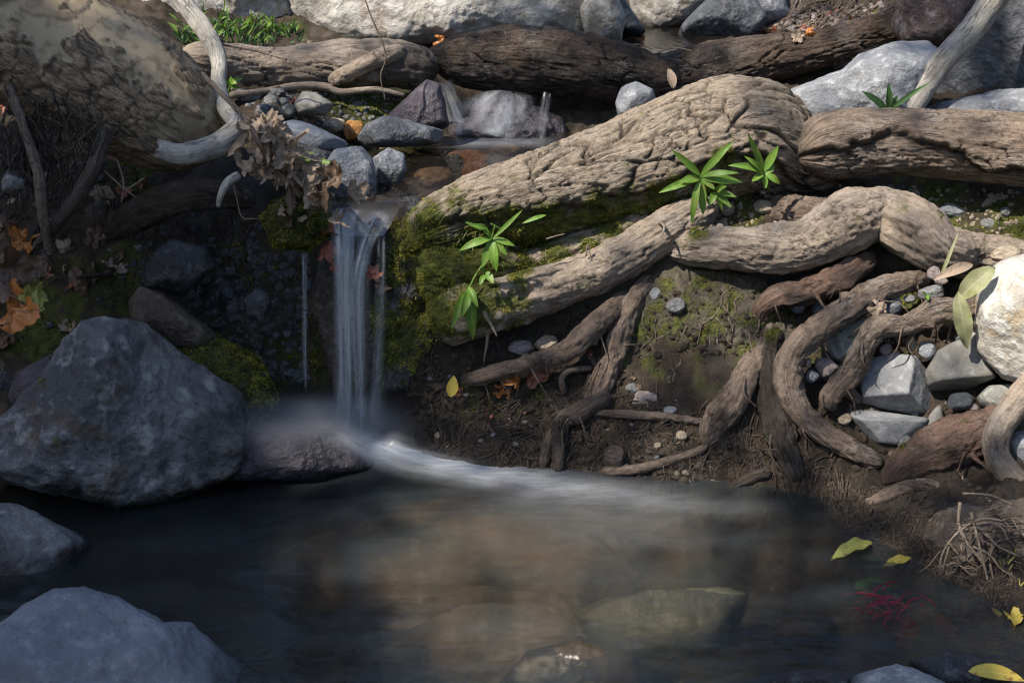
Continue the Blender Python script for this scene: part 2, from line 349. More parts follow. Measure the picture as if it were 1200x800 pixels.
def fall_mat(name='silky_falling_water', gloss=.14, s1=1.15, lo=.08):
    t = NT(name); ac = t.attr('across'); al = t.attr('along'); dn = t.attr('dens')
    cv = t.n('ShaderNodeCombineXYZ'); t.set(cv, 0, t.math('MULTIPLY', ac, s1)); t.set(cv, 1, t.math('MULTIPLY', al, .9))
    n = t.noise(cv.outputs[0], 1.7, 1.6, .5)
    edge = t.ramp(t.math('ABSOLUTE', ac), .05, 1., 1, 0)
    n5 = t.noise(cv.outputs[0], 5.5, 2, .5)
    a = t.math('MULTIPLY', t.math('MULTIPLY', t.math('MULTIPLY', t.ramp(n, .36, .66, lo, 1.), t.ramp(n5, .3, .6, .45, 1.)), edge), dn)
    df = t.n('ShaderNodeBsdfDiffuse'); t.set(df, 0, (.78, .82, .86))
    tr = t.n('ShaderNodeBsdfTranslucent'); t.set(tr, 0, (.78, .82, .86))
    gl = t.n('ShaderNodeBsdfGlossy'); t.set(gl, 'Roughness', .25)
    b = t.mixs(.45, df.outputs[0], tr.outputs[0]); b = t.mixs(gloss, b, gl.outputs[0])
    tp = t.n('ShaderNodeBsdfTransparent')
    return t.done(t.mixs(a, tp.outputs[0], b))
M['fall'] = fall_mat(); M['rush'] = fall_mat('milky_rushing_water', .02, .8, .35)
def mist_mat(name, dens, col=(.8, .85, .92)):
    t = NT(name); c = t.n('ShaderNodeTexCoord').outputs['Object']
    ln = t.n('ShaderNodeVectorMath', operation='LENGTH'); t.set(ln, 0, c)
    g = t.ramp(ln.outputs['Value'], .1, 1., 1, 0)
    n = t.noise(c, 1.8, 3)
    v = t.n('ShaderNodeVolumePrincipled'); t.set(v, 'Color', col)
    t.set(v, 'Density', t.math('MULTIPLY', t.math('MULTIPLY', g, t.ramp(n, .3, .7, .4, 1.2)), dens))
    return t.done(v.outputs[0], 'Volume')
# ------------------------------------------------------------------ ground relief (world metres)
CT = np.array([
 # pool bed
 (-1.2,.6,-.2),(-.6,.6,-.2),(0,.6,-.2),(.6,.6,-.2),(-1.0,1.2,-.17),(-.5,1.2,-.18),(0,1.2,-.17),(.5,1.2,-.15),(-.9,1.6,-.13),(-.5,1.6,-.17),(0,1.6,-.13),(.4,1.6,-.12),
 (-.9,2.0,-.10),(-.5,2.0,-.17),(-.1,2.0,-.13),(.25,2.0,-.13),(.5,1.9,-.08),(-.5,2.25,-.1),(-.2,2.25,-.1),(.1,2.2,-.08),(.35,2.15,-.07),
 # right shore
 (.77,1.77,.0),(.70,1.88,-.01),(.57,2.13,.0),(.2,2.31,0),(.85,1.75,.06),(1.1,1.7,.2),(1.0,1.3,.05),(1.3,1.0,.2),(.8,1.4,-.06),(.66,2.0,.0),(.78,1.95,.03),
 (-.15,2.34,-.02),(.1,2.3,-.02),(.38,2.27,-.01),(0,2.42,.09),(0,2.5,.2),(0,2.58,.34),(.16,2.43,.13),(.16,2.52,.25),(.16,2.62,.36),
 (.35,2.36,.1),(.35,2.45,.22),(.35,2.55,.33),(.35,2.68,.42),(.35,2.9,.47),(.58,2.25,.015),(.7,2.2,.03),(.72,2.32,.09),(.72,2.45,.22),(.75,2.6,.37),(.8,2.75,.44),(.8,3.0,.52),
 (1.0,2.1,.09),(1.0,2.4,.25),(1.1,2.8,.5),(.95,1.9,.06),
 # left shore
 (-1.3,1.5,.1),(-1.25,2.0,.12),(-1.0,2.3,.05),(-1.2,2.4,.22),(-.8,2.4,.06),(-.8,2.6,.28),(-.8,2.8,.48),(-.45,2.42,.02),(-.45,2.54,.25),(-.45,2.66,.42),(-.45,2.9,.5),(-1.2,2.8,.55),(-.6,2.42,.03),
 # wall under the fall, middle pool, its shores
 (-.26,2.42,-.03),(-.26,2.475,.15),(-.26,2.50,.34),(-.26,2.53,.425),(-.2,2.7,.40),(-.1,2.9,.40),(-.05,3.1,.42),(-.3,2.75,.41),(-.44,2.75,.49),(-.46,3.0,.53),(-.5,3.2,.57),(-.30,2.95,.43),(-.12,2.5,.3),(-.1,2.6,.42),
 (.1,2.75,.44),(.3,2.9,.44),(0,3.22,.42),(.2,3.15,.43),(.5,3.2,.52),
 # upper pool and beyond
 (.3,3.6,.54),(.4,4.0,.56),(.1,3.5,.57),(-.6,3.3,.6),(-.6,3.7,.7),(-1.2,3.5,.8),(-.2,4.1,.75),(1.0,3.4,.65),(1.0,4.0,.82),(.7,3.7,.57),(.9,3.6,.66),(.9,4.6,.95),(.45,4.8,.62),(.5,6,.75),
 (-1.5,5,1.4),(2,5,1.4),(-3,3,1.6),(3,3,1.7),(-3,1,1.1),(3,1,1.1),(0,-2,-.3),(-3,-2,.9),(3,-2,.9),(0,9,1.6),(-4,9,3.5),(4,9,3.6)], float)
def _k(d2): return np.sqrt(d2 + .03 ** 2)
_D = ((CT[:, None, :2] - CT[None, :, :2]) ** 2).sum(-1)
_A = _k(_D); _m = CT[:, 2].mean(); _w = np.linalg.solve(_A + np.eye(len(CT)) * -.002, CT[:, 2] - _m)
def gbase(x, y):
    out = np.empty(len(x))
    for i in range(0, len(x), 40000):
        X = x[i:i + 40000]; Y = y[i:i + 40000]
        out[i:i + 40000] = _m + _k((X[:, None] - CT[:, 0]) ** 2 + (Y[:, None] - CT[:, 1]) ** 2) @ _w
    r = np.hypot(x, y - 2); far = sst(3.5, 8, r)
    hill = .25 + np.abs(x) * .38 + np.clip(y, 0, 60) * .16 + 1.3 * fbm(np.stack([x * .12, y * .12, x * 0], 1), 3, 5)
    hill = np.where(y < 0, .15 + np.abs(x) * .42 + .02 * np.abs(y), hill)
    return out * (1 - far) + np.minimum(hill, 26) * far
def gfull(x, y):
    z = gbase(x, y); P = np.stack([x, y, z * .8], 1)
    above = sst(-.03, .06, z)
    mid = (y > 2.5) & (y < 3.2) & (np.abs(x + .15) < .3) & (z < .455)
    am = np.where(mid, .3, .25 + .75 * above)
    z = z + am * (.030 * fbm(P * 9, 3, 3) + .015 * ridged(P * 26, 3, 4) + .007 * fbm(P * 75, 2, 6))
    return z
_gx = np.arange(-2.2, 2.2, .006); _gy = np.arange(.4, 5.6, .006)
_GX, _GY = np.meshgrid(_gx, _gy); GZ = gfull(_GX.ravel(), _GY.ravel()).reshape(_GX.shape)
def gz(x, y):
    x = np.asarray(x, float); y = np.asarray(y, float)
    u = np.clip((x + 2.2) / .006, 0, len(_gx) - 2.001); v = np.clip((y - .4) / .006, 0, len(_gy) - 2.001)
    i = u.astype(int); j = v.astype(int); a = u - i; b = v - j
    return (GZ[j, i] * (1 - a) + GZ[j, i + 1] * a) * (1 - b) + (GZ[j + 1, i] * (1 - a) + GZ[j + 1, i + 1] * a) * b
def hits(px, py):
    """points of the ground seen at photo pixels"""
    px = np.atleast_1d(np.asarray(px, float)); py = np.atleast_1d(np.asarray(py, float))
    d = FWD + RT * ((px - 600) / FPX)[:, None] + UP * ((400 - py) / FPX)[:, None]
    t = np.linspace(.9, 5.5, 800)
    P = CAM + d[:, None, :] * t[None, :, None]
    below = P[..., 2] < gz(P[..., 0], P[..., 1])
    k = np.argmax(below, 1); k = np.where(below.any(1), k, len(t) - 1)
    return CAM + d * t[k][:, None]
def hit(px, py): return hits(px, py)[0]

def build_ground():
    ax = np.concatenate([[-60, -40, -26, -18, -12, -8, -6, -4.5, -3.5, -2.8, -2.2], np.arange(-1.75, 1.75, .0075), [2.0, 2.4, 3, 3.6, 4.5, 6, 8, 12, 18, 26, 40, 60]])
    ay = np.concatenate([[-40, -25, -15, -10, -6, -4, -2.5, -1.5, -.8, -.2, .3, .7], np.arange(1.0, 1.5, .02), np.arange(1.5, 3.3, .0065), np.arange(3.3, 4.6, .014), [4.8, 5, 5.3, 5.7, 6.2, 7, 8, 9.5, 11, 14, 18, 25, 35, 50, 70]])
    X, Y = np.meshgrid(ax, ay); x = X.ravel(); y = Y.ravel(); z = gfull(x, y)
    V = np.stack([x, y, z], 1); nx = len(ax); ny = len(ay)
    i = np.arange(nx * ny).reshape(ny, nx)
    F = np.stack([i[:-1, :-1], i[:-1, 1:], i[1:, 1:], i[1:, :-1]], -1).reshape(-1, 4)
    bed = np.maximum(sst(.01, -.03, z) * (y < 2.45), sst(.47, .45, z) * (y > 2.52) * (y < 3.3) * (np.abs(x + .1) < .45))
    near = sst(-.02, .09, z)
    wet = np.maximum((1 - near) * (1 - bed) , sst(.55, .25, np.hypot(x + .40, y - 2.45)) * 1.0)  # wet beside the fall; also paints the shade of the overhung left hollow
    wet = np.maximum(wet, np.exp(-((x - .5) / .12) ** 2) * np.exp(-((y - 2.3) / .12) ** 2) * .9)
    wet = np.maximum(wet, .9 * sst(.24, .03, z) * (y > 1.5) * sst(-.15, .25, fbm(np.stack([x * 12, y * 12, z * 0], 1), 3, 40) + .12))
    moss = np.zeros(len(x)); c = (np.abs(x) < 1.4) & (y > 2.0) & (y < 3.8)
    moss[c] = discs(V[c], MOSS_G, 21, 22, .75)
    moss *= (1 - bed)
    far = sst(2.5, 5, np.hypot(x, y - 2.4))
    o = mesh('ground', V, F, M['ground'], dict(bed=bed, wet=wet, moss=moss, far=far), origin=(0, 0, 0))
    kind(o, 'structure', 'brown muddy stream bank and bed')
MOSS_G = [(60, 390, 75, .8), (140, 330, 60, .7), (260, 430, 70, .9), (300, 300, 60, .6), (160, 205, 40, .5), (330, 330, 50, .7), (285, 300, 40, .6), (340, 400, 45, .8), (370, 420, 50, .7), (420, 120, 45, .9), (470, 130, 40, .6),
          (820, 390, 85, .22), (740, 380, 40, .5), (900, 380, 40, .35), (1090, 245, 45, .8), (1180, 255, 40, .7), (1070, 350, 40, .8), (560, 470, 35, .5), (1000, 365, 30, .6), (860, 265, 40, .5), (620, 470, 30, .5)]

# ------------------------------------------------------------------ builders
def catmull(P, n):
    P = np.asarray(P, float); m = len(P)
    E = np.vstack([2 * P[0] - P[1], P, 2 * P[-1] - P[-2]])
    t = np.linspace(0, m - 1 - 1e-9, n); i = t.astype(int); f = (t - i)[:, None]
    a, b, c, d = E[i], E[i + 1], E[i + 2], E[i + 3]
    return .5 * (2 * b + (c - a) * f + (2 * a - 5 * b + 4 * c - d) * f ** 2 + (3 * b - a - 3 * c + d) * f ** 3)
def path3(pts, lift=.35):
    P, r = [], []
    for (px, py, Y, rp) in pts:
        if Y is None:
            h = hit(px, py); m = mpp(h); d = ray(px, py); d = d / np.linalg.norm(d); p = h - d * rp * m * lift
        else:
            p = at(px, py, Y)
        P.append(p); r.append(rp * mpp(p))
    return np.array(P), np.array(r)
def sweep(P, r, step=.0034, ar=1.0, flat=1.0):
    seg = np.linalg.norm(np.diff(P, axis=0), axis=1).sum()
    n = max(6, int(seg / step)); A = catmull(np.column_stack([P, r]), n)
    C = A[:, :3]; rad = np.maximum(A[:, 3], .0004)
    # resample evenly
    L = np.concatenate([[0], np.cumsum(np.linalg.norm(np.diff(C, axis=0), axis=1))]); u = np.linspace(0, L[-1], n)
    C = np.stack([np.interp(u, L, C[:, k]) for k in range(3)], 1); rad = np.interp(u, L, rad)
    T = np.gradient(C, axis=0); T /= np.linalg.norm(T, axis=1)[:, None]
    up = np.array([0, -.4, 1.]); N = np.zeros_like(T); n0 = up - T[0] * (up @ T[0]); N[0] = n0 / np.linalg.norm(n0)
    for i in range(1, n):
        v = N[i - 1] - T[i] * (N[i - 1] @ T[i]); N[i] = v / np.linalg.norm(v)
    B = np.cross(T, N)
    m = int(np.clip(2 * math.pi * rad.max() / (step * ar), 5, 260))
    th = np.linspace(0, 2 * math.pi, m, endpoint=False)
    D = N[:, None, :] * np.cos(th)[None, :, None] + B[:, None, :] * np.sin(th)[None, :, None] * flat
    return C, rad, D, u, th, n, m, T
def grid_faces(n, m, off=0):
    i = np.arange(n * m).reshape(n, m) + off; j = np.roll(i, -1, 1)
    return np.stack([i[:-1], j[:-1], j[1:], i[1:]], -1).reshape(-1, 4)
def tube(name, pts, mat, style='root', seed=0, bark=1., lump=.12, ends=('round', 'round'), moss=None, wet=None, edge=None, parent=None, flat=1., step=.0034, lift=.35, wetall=0., twigs=0):
    P, r = path3(pts, lift)
    C, rad, D, u, th, n, m, T = sweep(P, r, step, flat=flat)
    U = np.repeat(u, m); RAD = np.repeat(rad, m); TH = np.tile(th, n); d = D.reshape(-1, 3); c0 = np.repeat(C, m, 0)
    rm = rad.mean()
    cs = np.stack([U, np.cos(TH) * rm, np.sin(TH) * rm], 1)
    low = fbm(np.stack([U / (rm * 3.2), np.cos(TH) * .9, np.sin(TH) * .9], 1), 3, seed)
    disp = RAD * lump * (low + .55 * fbm(np.stack([U / (rm * 1.1), np.cos(TH) * 1.3, np.sin(TH) * 1.3], 1), 3, seed + 90))
    if style in ('twist', 'root'): disp = disp + RAD * .30 * sst(.30, .75, perlin(np.stack([U / (rm * 1.6), np.cos(TH) * 1.5, np.sin(TH) * 1.5], 1), seed + 95))
    gr_at = np.stack([U + seed * .37, np.cos(TH) * rm, np.sin(TH) * rm], 1); cell = np.zeros(len(U))
    crack = np.zeros(len(U)); tone = np.full(len(U), .5); patch = np.zeros(len(U))
    def plates(a, b, dep, w=.10, wp=.35, sd=0):
        q = cs / np.array([a, b, b]); q = q + wp * np.stack([perlin(q * .9, seed + 31 + sd), perlin(q * .9, seed + 37 + sd), perlin(q * .9, seed + 41 + sd)], 1)
        f1, f2, idn = worley(q, seed + 3 + sd); e = f2 - f1
        return sst(w, 0, e), idn, f1
    if style == 'plate':
        gr = ridged(cs / np.array([.16, .013, .013]) + .5 * perlin(cs * 18, seed)[:, None], 3, seed + 5); g2 = fbm(cs / np.array([.024, .006, .006]), 5, seed + 6, .6)
        k1, id1, f1 = plates(.15, .040, 0, .065, .7); k2, id2, _ = plates(.05, .022, 0, .06, .6, 9)
        m1 = sst(-.45, .0, fbm(cs * 8, 3, seed + 51)); m2 = sst(-.2, .25, fbm(cs * 12, 3, seed + 8))
        crack = np.maximum(k1 * m1, k2 * .8 * m2)
        lng = sst(.55, .95, gr * -1.) * sst(-.1, .35, fbm(cs * 7, 2, seed + 55))
        crack = np.clip(np.maximum(crack, lng), 0, 1)
        tone = np.clip(.5 + .4 * (id1 - .5) + .38 * g2, 0, 1)
        disp = disp + bark * (.0035 * gr + .0032 * g2 + .0045 * (id1 - .5) + .003 * (id2 - .5) - .011 * crack)
    elif style == 'ridge':
        gr = ridged(cs / np.array([.20, .012, .012]) + .4 * perlin(cs * 20, seed)[:, None], 3, seed + 5); g2 = fbm(cs / np.array([.028, .005, .005]), 5, seed + 6, .6)
        k1, id1, f1 = plates(.12, .03, 0, .05, .7)
        lng = sst(.4, .95, -gr)
        crack = np.clip(np.maximum(k1 * .9 * sst(-.1, .3, fbm(cs * 9, 3, seed + 51)), lng), 0, 1)
        tone = np.clip(.5 + .35 * (id1 - .5) + .38 * g2, 0, 1)
        disp = disp + bark * (.0038 * gr + .0028 * g2 + .003 * (id1 - .5) - .008 * crack)
    elif style == 'root':
        g1 = fbm(cs / np.array([.05, .014, .014]), 4, seed + 5); g2 = fbm(cs / np.array([.012, .006, .006]), 4, seed + 6)
        k1, id1, f1 = plates(.020, .010, 0, .12, .7)
        msk = sst(-.2, .4, fbm(cs * 22, 2, seed + 8))
        crack = k1 * msk; tone = np.clip(.5 + .3 * g1 + .25 * g2, 0, 1)
        disp = disp + bark * np.minimum(RAD / .03, 1) * (.0040 * g1 + .0020 * g2 - .0026 * crack)
    elif style == 'twist':
        a = TH * 1.0 + U * 14 + 1.2 * low
        gr = ridged(np.stack([U / .10, np.cos(a) * 2.6, np.sin(a) * 2.6], 1), 4, seed + 5); g2 = fbm(cs / np.array([.016, .006, .006]), 4, seed + 6)
        crack = sst(.1, .7, -gr) * .85; tone = np.clip(.5 + .3 * gr + .3 * g2, 0, 1)
        disp = disp + bark * (RAD * .20 * gr + .0022 * g2)
    elif style == 'smooth':
        g2 = fbm(cs / np.array([.03, .008, .008]), 4, seed + 6); tone = np.clip(.5 + .4 * g2, 0, 1)
        crack = sst(.35, .7, fbm(cs / np.array([.008, .02, .02]), 3, seed + 9)) * .5
        disp = disp + bark * RAD * .05 * g2
    elif style == 'syc':
        q = cs * np.array([10., 13., 13.]); q = q + .6 * np.stack([perlin(q * 2.4, 5), perlin(q * 2.4, 6), perlin(q * 2.4, 7)], 1)
        f1, f2, idn = worley(q, seed + 3)
        pp, qq = proj(c0 + d * RAD[:, None])
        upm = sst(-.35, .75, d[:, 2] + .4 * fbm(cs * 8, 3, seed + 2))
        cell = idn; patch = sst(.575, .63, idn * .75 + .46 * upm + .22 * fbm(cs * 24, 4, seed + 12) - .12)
        rough = fbm(cs / np.array([.03, .016, .016]), 4, seed + 6); gr = ridged(cs / np.array([.07, .02, .02]), 3, seed + 7)
        k1, id1, _ = plates(.045, .028, 0, .11, .5)
        disp = disp + (1 - patch) * (.005 + .003 * rough + .0025 * gr - .004 * k1) + patch * .0012 * rough + .003 * (idn > .75)
        crack = np.clip((1 - patch) * np.maximum(k1 * .8, sst(.2, .8, -gr) * .6) + sst(.02, .0, f2 - f1) * .5, 0, 1); tone = np.clip(.5 + .4 * rough, 0, 1)
    # end treatment
    for e, s in zip(ends, (0, 1)):
        if e == 'round':
            L = rm * 1.1; dd = U if s == 0 else u[-1] - U; f = np.sqrt(np.clip(1 - (1 - np.clip(dd / L, 0, 1)) ** 2, .0004, 1)); disp = (RAD + disp) * f - RAD
        elif e == 'broken':
            pass
    V = c0 + d * (RAD + disp)[:, None]
    if edge is not None:                                # thick outer bark ends along this line of the log
        px, py = proj(V); ey = np.interp(px, [q[0] for q in edge], [q[1] for q in edge]) + 9 * fbm(cs / .05, 4, seed + 77)
        k = sst(4, -4, py - ey); g = np.exp(-((py - ey - 4) / 5.) ** 2)
        V = V + d * ((k - .6) * .016)[:, None]; crack = np.clip(crack * (.35 + .65 * k) + g, 0, 1); tone = tone * (.45 + .55 * k)  # crack line and the shadow beneath the bark edge are painted dark
    if 'broken' in ends:
        s = 0 if ends[0] == 'broken' else n - 1
        sl = slice(s * m, s * m + m); V[sl] += (T[s] * (-1 if s == 0 else 1)) * (rm * .5 * rng.random(m) - rm * .1)[:, None]
    F = [grid_faces(n, m)]; caps = []
    for s, k in ((0, 0), (n - 1, 1)):
        caps.append(C[s] + (T[s] * (-1 if s == 0 else 1)) * (rm * (-.25 if ends[k] == 'broken' else .02)))
    V = np.vstack([V, caps]); a = np.arange(m); b = np.roll(a, -1)
    F.append(np.stack([b, a, np.full(m, n * m)], 1)); F.append(np.stack([a + (n - 1) * m, b + (n - 1) * m, np.full(m, n * m + 1)], 1))
    ext = lambda q: np.concatenate([q, q[-1:], q[-1:]])
    mo = ext(discs(V[:-2], moss, seed + 61)) if moss else np.zeros(len(V))
    we = ext(discs(V[:-2], wet, seed + 62)) if wet else np.zeros(len(V))
    if wetall: we = np.maximum(we, wetall)
    crk = ext(crack)
    if 'broken' in ends: crk[-2 if ends[0] == 'broken' else -1] = .8
    o = mesh(name, V, F, mat, dict(crack=crk, tone=ext(tone), moss=mo, wet=we, patch=ext(patch), cell=ext(cell), gr=np.vstack([gr_at, gr_at[-1:], gr_at[-1:]])), parent=parent)
    if twigs:
        q = np.random.default_rng(seed + 400)
        for _ in range(twigs):
            i = q.integers(int(n * .05), int(n * .95)); j = q.integers(0, m); p = V[i * m + j]; dd = d[i * m + j]; r0 = max(rad[i] * q.uniform(.05, .13), .0007); L = q.uniform(.03, .10)
            g = T[i] * q.normal() * .7 + dd * .35 + np.array([0, -.12, -.85]) + q.normal(size=3) * .3; g /= np.linalg.norm(g); g2 = g + np.array([0, .2, -.5]) + q.normal(size=3) * .6; g2 /= np.linalg.norm(g2)
            w = MB(); w.wire([p - dd * r0, p + dd * r0 * .5 + g * L * .2, p + g * L * .55, p + g * L * .55 + g2 * L * .5], [r0 * 1.6, r0, r0 * .75, r0 * .4], 6, tone=q.uniform(.1, .8), step=.005)
            w.build('rootlet', mat, o)
    if moss: tufts.append((V, mo, np.vstack([d, d[:1], d[:1]]), F[0], .0036))
    return o
tufts = []; skins = []

_cs = {}
def cubesphere(n):
    if n in _cs: return _cs[n]
    g = np.tan(np.linspace(-1, 1, n + 1) * math.pi / 4); A, B = np.meshgrid(g, g); A = A.ravel(); B = B.ravel(); O = np.ones_like(A)
    i = np.arange((n + 1) ** 2).reshape(n + 1, n + 1); q = np.stack([i[:-1, :-1], i[:-1, 1:], i[1:, 1:], i[1:, :-1]], -1).reshape(-1, 4)
    Vs, Fs = [], []
    for k, (v, fl) in enumerate([((O, A, B), 0), ((-O, A, B), 1), ((A, O, B), 1), ((A, -O, B), 0), ((A, B, O), 0), ((A, B, -O), 1)]):
        Vs.append(np.stack(v, 1)); Fs.append((q[:, ::-1] if fl else q) + k * len(A))
    V = np.vstack(Vs); F = np.vstack(Fs); V /= np.linalg.norm(V, axis=1)[:, None]
    key = np.round(V * 1e5).astype(np.int64); _, idx, inv = np.unique(key, axis=0, return_index=True, return_inverse=True)
    _cs[n] = (V[idx], inv.ravel()[F].astype(np.int32)); return _cs[n]
def facet_cut(d, r, planes, k=26.):
    for (n, h) in planes:
        n = np.asarray(n, float); n /= np.linalg.norm(n); dn = np.maximum(d @ n, 1e-4); b = h / dn
        s = np.minimum(r, b); r = s * ((r / s) ** -k + (b / s) ** -k) ** (-1 / k)
    return r
def rock(name, outline, Y, D, mat, seed=0, p=2.6, nf=7, facets=None, rough=.05, moss=None, wet=None, wetall=0., back=None, tilt=0., sharp=30., fr=(.80, .97), parent=None, blade=.0045, mamp=.5, skin=0):
    """a stone of real thickness: outline as seen from the camera side, half-depth D towards it"""
    o = np.array(outline, float); c = (o.min(0) + o.max(0)) / 2
    C = at(c[0], c[1], Y); m = mpp(C)
    ez = -ray(*c); ez /= np.linalg.norm(ez); ex = np.cross(UP, ez); ex /= np.linalg.norm(ex); ey = np.cross(ez, ex)
    Q = (o - c) * np.array([m, -m]); ext = np.abs(Q).max()
    n = int(np.clip(ext / .0031, 10, 85)); d, F = cubesphere(n)
    an = np.linspace(-math.pi, math.pi, 721)[:-1]; dx, dy = np.cos(an), np.sin(an); A = Q; Bq = np.roll(Q, -1, 0); Rr = np.zeros(720)
    for a, b in zip(A, Bq):
        e = b - a; den = dx * e[1] - dy * e[0]; den = np.where(np.abs(den) < 1e-12, 1e-12, den)
        t = (a[0] * e[1] - a[1] * e[0]) / den; s = (a[0] * dy - a[1] * dx) / den
        Rr = np.where((t > 0) & (s >= -1e-6) & (s <= 1 + 1e-6), np.maximum(Rr, t), Rr)
    Rr = np.where(Rr <= 0, ext * .5, Rr)
    ker = np.exp(-np.linspace(-2, 2, 13) ** 2); ker /= ker.sum(); Rr = np.convolve(np.concatenate([Rr[-6:], Rr, Rr[:6]]), ker, 'valid')
    Rf = np.interp(np.arctan2(d[:, 1], d[:, 0]), np.append(an, math.pi), np.append(Rr, Rr[0]))
    cp = np.hypot(d[:, 0], d[:, 1]); sp = np.abs(d[:, 2]); Dd = np.where(d[:, 2] > 0, D, back or D)
    r = ((cp / Rf) ** p + (sp / Dd) ** p) ** (-1 / p)
    rs = np.random.default_rng(seed + 900)
    pl = [((f[0], f[1], f[2]), f[3] * D) for f in (facets or [])]
    for _ in range(nf):
        nn = rs.normal(size=3); nn[2] = abs(nn[2]) + .25; nn /= np.linalg.norm(nn)
        sup = (d @ nn * r).max(); pl.append((nn, sup * rs.uniform(*fr)))
    r = facet_cut(d, r, pl, sharp)
    L = d * r[:, None] + seed * 1.37
    sc = 1 / max(ext, .02)
    r = r + ext * rough * (.75 * fbm(L * sc * 1.6, 4, seed) + .42 * ridged(L * sc * 4.2, 4, seed + 4) + .20 * fbm(L * sc * 13, 4, seed + 8))
    r = r - ext * rough * .12
    l = d * r[:, None]
    V = C + l[:, :1] * ex + l[:, 1:2] * ey + l[:, 2:] * ez
    N = d[:, :1] * ex + d[:, 1:2] * ey + d[:, 2:] * ez
    mo = discs(V, moss, seed + 61, amp=mamp) if moss else np.zeros(len(V))
    we = discs(V, wet, seed + 62) if wet else np.zeros(len(V))
    wl = 0. if V[:, 1].mean() < 2.5 else .457 if V[:, 1].mean() < 3.25 else .622
    band = sst(.035, .012, V[:, 2] - wl - .012 * fbm(V * 25, 3, seed + 70)) * .9
    if abs(V[:, 0].mean()) < 1.2: we = np.maximum(we, band * (V[:, 2] - wl > -.2))
    o_ = mesh(name, V, F, mat, dict(moss=mo, wet=np.maximum(we, wetall)), parent=parent)
    if moss: tufts.append((V, mo, N, F, blade))
    if skin: skins.append((V, N, skin))
    return o_
_peb = {}
def pebble(name, px, py, rx, ry, mat, Y=None, seed=0, lift=.55, rz=None):
    """a small stone resting in the bank; the shapes repeat, the sizes and turns do not"""
    k = (mat, seed % 5)
    P = at(px, py, Y) if Y else hit(px, py)
    m = mpp(P); d = ray(px, py); d /= np.linalg.norm(d); P = P - d * min(rx, ry) * m * lift
    if k not in _peb:
        dd, F = cubesphere(14); rs = np.random.default_rng(seed % 5 + 40); r = np.ones(len(dd))
        pl = []
        for _ in range(9):
            nn = rs.normal(size=3); nn /= np.linalg.norm(nn); pl.append((nn, rs.uniform(.72, .95)))
        r = facet_cut(dd, r, pl, 18); r = r + .07 * fbm(dd * 1.7 + seed, 4, seed)
        me = mesh(name, dd * r[:, None] * .03, F, M[mat], dict(moss=np.zeros(len(dd)), wet=np.zeros(len(dd))), origin=(0, 0, 0))
        _peb[k] = me; o = me
    else:
        o = _peb[k].copy(); link(o)
    o.name = name
    s = m / .03
    o.location = P; o.scale = (rx * s, (rx + ry) * .5 * s, ry * s)
    o.rotation_euler = (random.uniform(-.3, .3), random.uniform(-.25, .25), random.uniform(-.5, .5) if rz is None else rz)
    return o

class MB:
    """collects many small pieces of ONE thing into one mesh"""
    def __init__(s): s.V, s.F, s.at, s.n = [], [], {}, 0
    def add(s, V, F, **at):
        V = np.asarray(V, float); s.V.append(V); s.F += [np.asarray(f) + s.n for f in (F if isinstance(F, list) else [F])]
        for k, a in at.items(): a = np.asarray(a, float); s.at.setdefault(k, []).append(a if a.ndim == 2 else np.broadcast_to(a, (len(V),)))
        s.n += len(V)
    def build(s, name, mat, parent=None, origin=None):
        by = {}
        for f in s.F: by.setdefault(f.shape[1], []).append(f)
        return mesh(name, np.vstack(s.V), [np.vstack(v) for v in by.values()], mat, {k: np.concatenate(a) for k, a in s.at.items()}, parent=parent, origin=origin)
    def wire(s, P, r, m=5, tone=.5, wet=0., step=.006):
        """a thin tapering rootlet or stem"""
        P = np.asarray(P, float); r = np.asarray(r, float)
        C, rad, D, u, th, n, mm, T = sweep(P, r, step)
        if mm != m:
            th = np.linspace(0, 2 * math.pi, m, endpoint=False); N = D[:, 0]; B = np.cross(T, N)
            D = N[:, None, :] * np.cos(th)[None, :, None] + B[:, None, :] * np.sin(th)[None, :, None]
        V = (C[:, None, :] + D * rad[:, None, None]).reshape(-1, 3)
        a = np.arange(m)
        s.add(V, [grid_faces(n, m), np.array([np.arange(m)[::-1]]), np.array([np.arange(m) + (n - 1) * m])], tone=tone, crack=0., moss=0., wet=wet, patch=0., across=.5, along=np.repeat(np.linspace(0, 1, n), m), gr=V * np.array([1, 1, .3]))

def lance(base, tip, wid, up=(0, 0, 1), bend=.15, fold=.35, nl=12, ripple=.0):
    """a slender pointed leaf blade: vertices, faces and its attributes"""
    base = np.asarray(base, float); tip = np.asarray(tip, float); a = tip - base; L = np.linalg.norm(a); a /= L
    up = np.asarray(up, float); s = np.cross(a, up); s /= np.linalg.norm(s); n = np.cross(s, a)
    t = np.linspace(0, 1, nl); w = wid * .5 * np.sin(np.pi * np.clip(t, .0, 1) ** .85) ** .8 + wid * .03
    v = np.array([-1, -.55, 0, .55, 1.])
    T, VV = np.meshgrid(t, v, indexing='ij')
    w2 = np.repeat(w[:, None], 5, 1); z = np.abs(VV) * w2 * fold + L * bend * (4 * T * (1 - T)) + ripple * wid * np.sin(T * 17 + VV * 2) * np.abs(VV)
    V = base + a * (T * L)[..., None] + s * (VV * w2)[..., None] + n * z[..., None]
    i = np.arange(nl * 5).reshape(nl, 5); F = np.stack([i[:-1, :-1], i[:-1, 1:], i[1:, 1:], i[1:, :-1]], -1).reshape(-1, 4)
    return V.reshape(-1, 3), F, VV.ravel(), T.ravel()
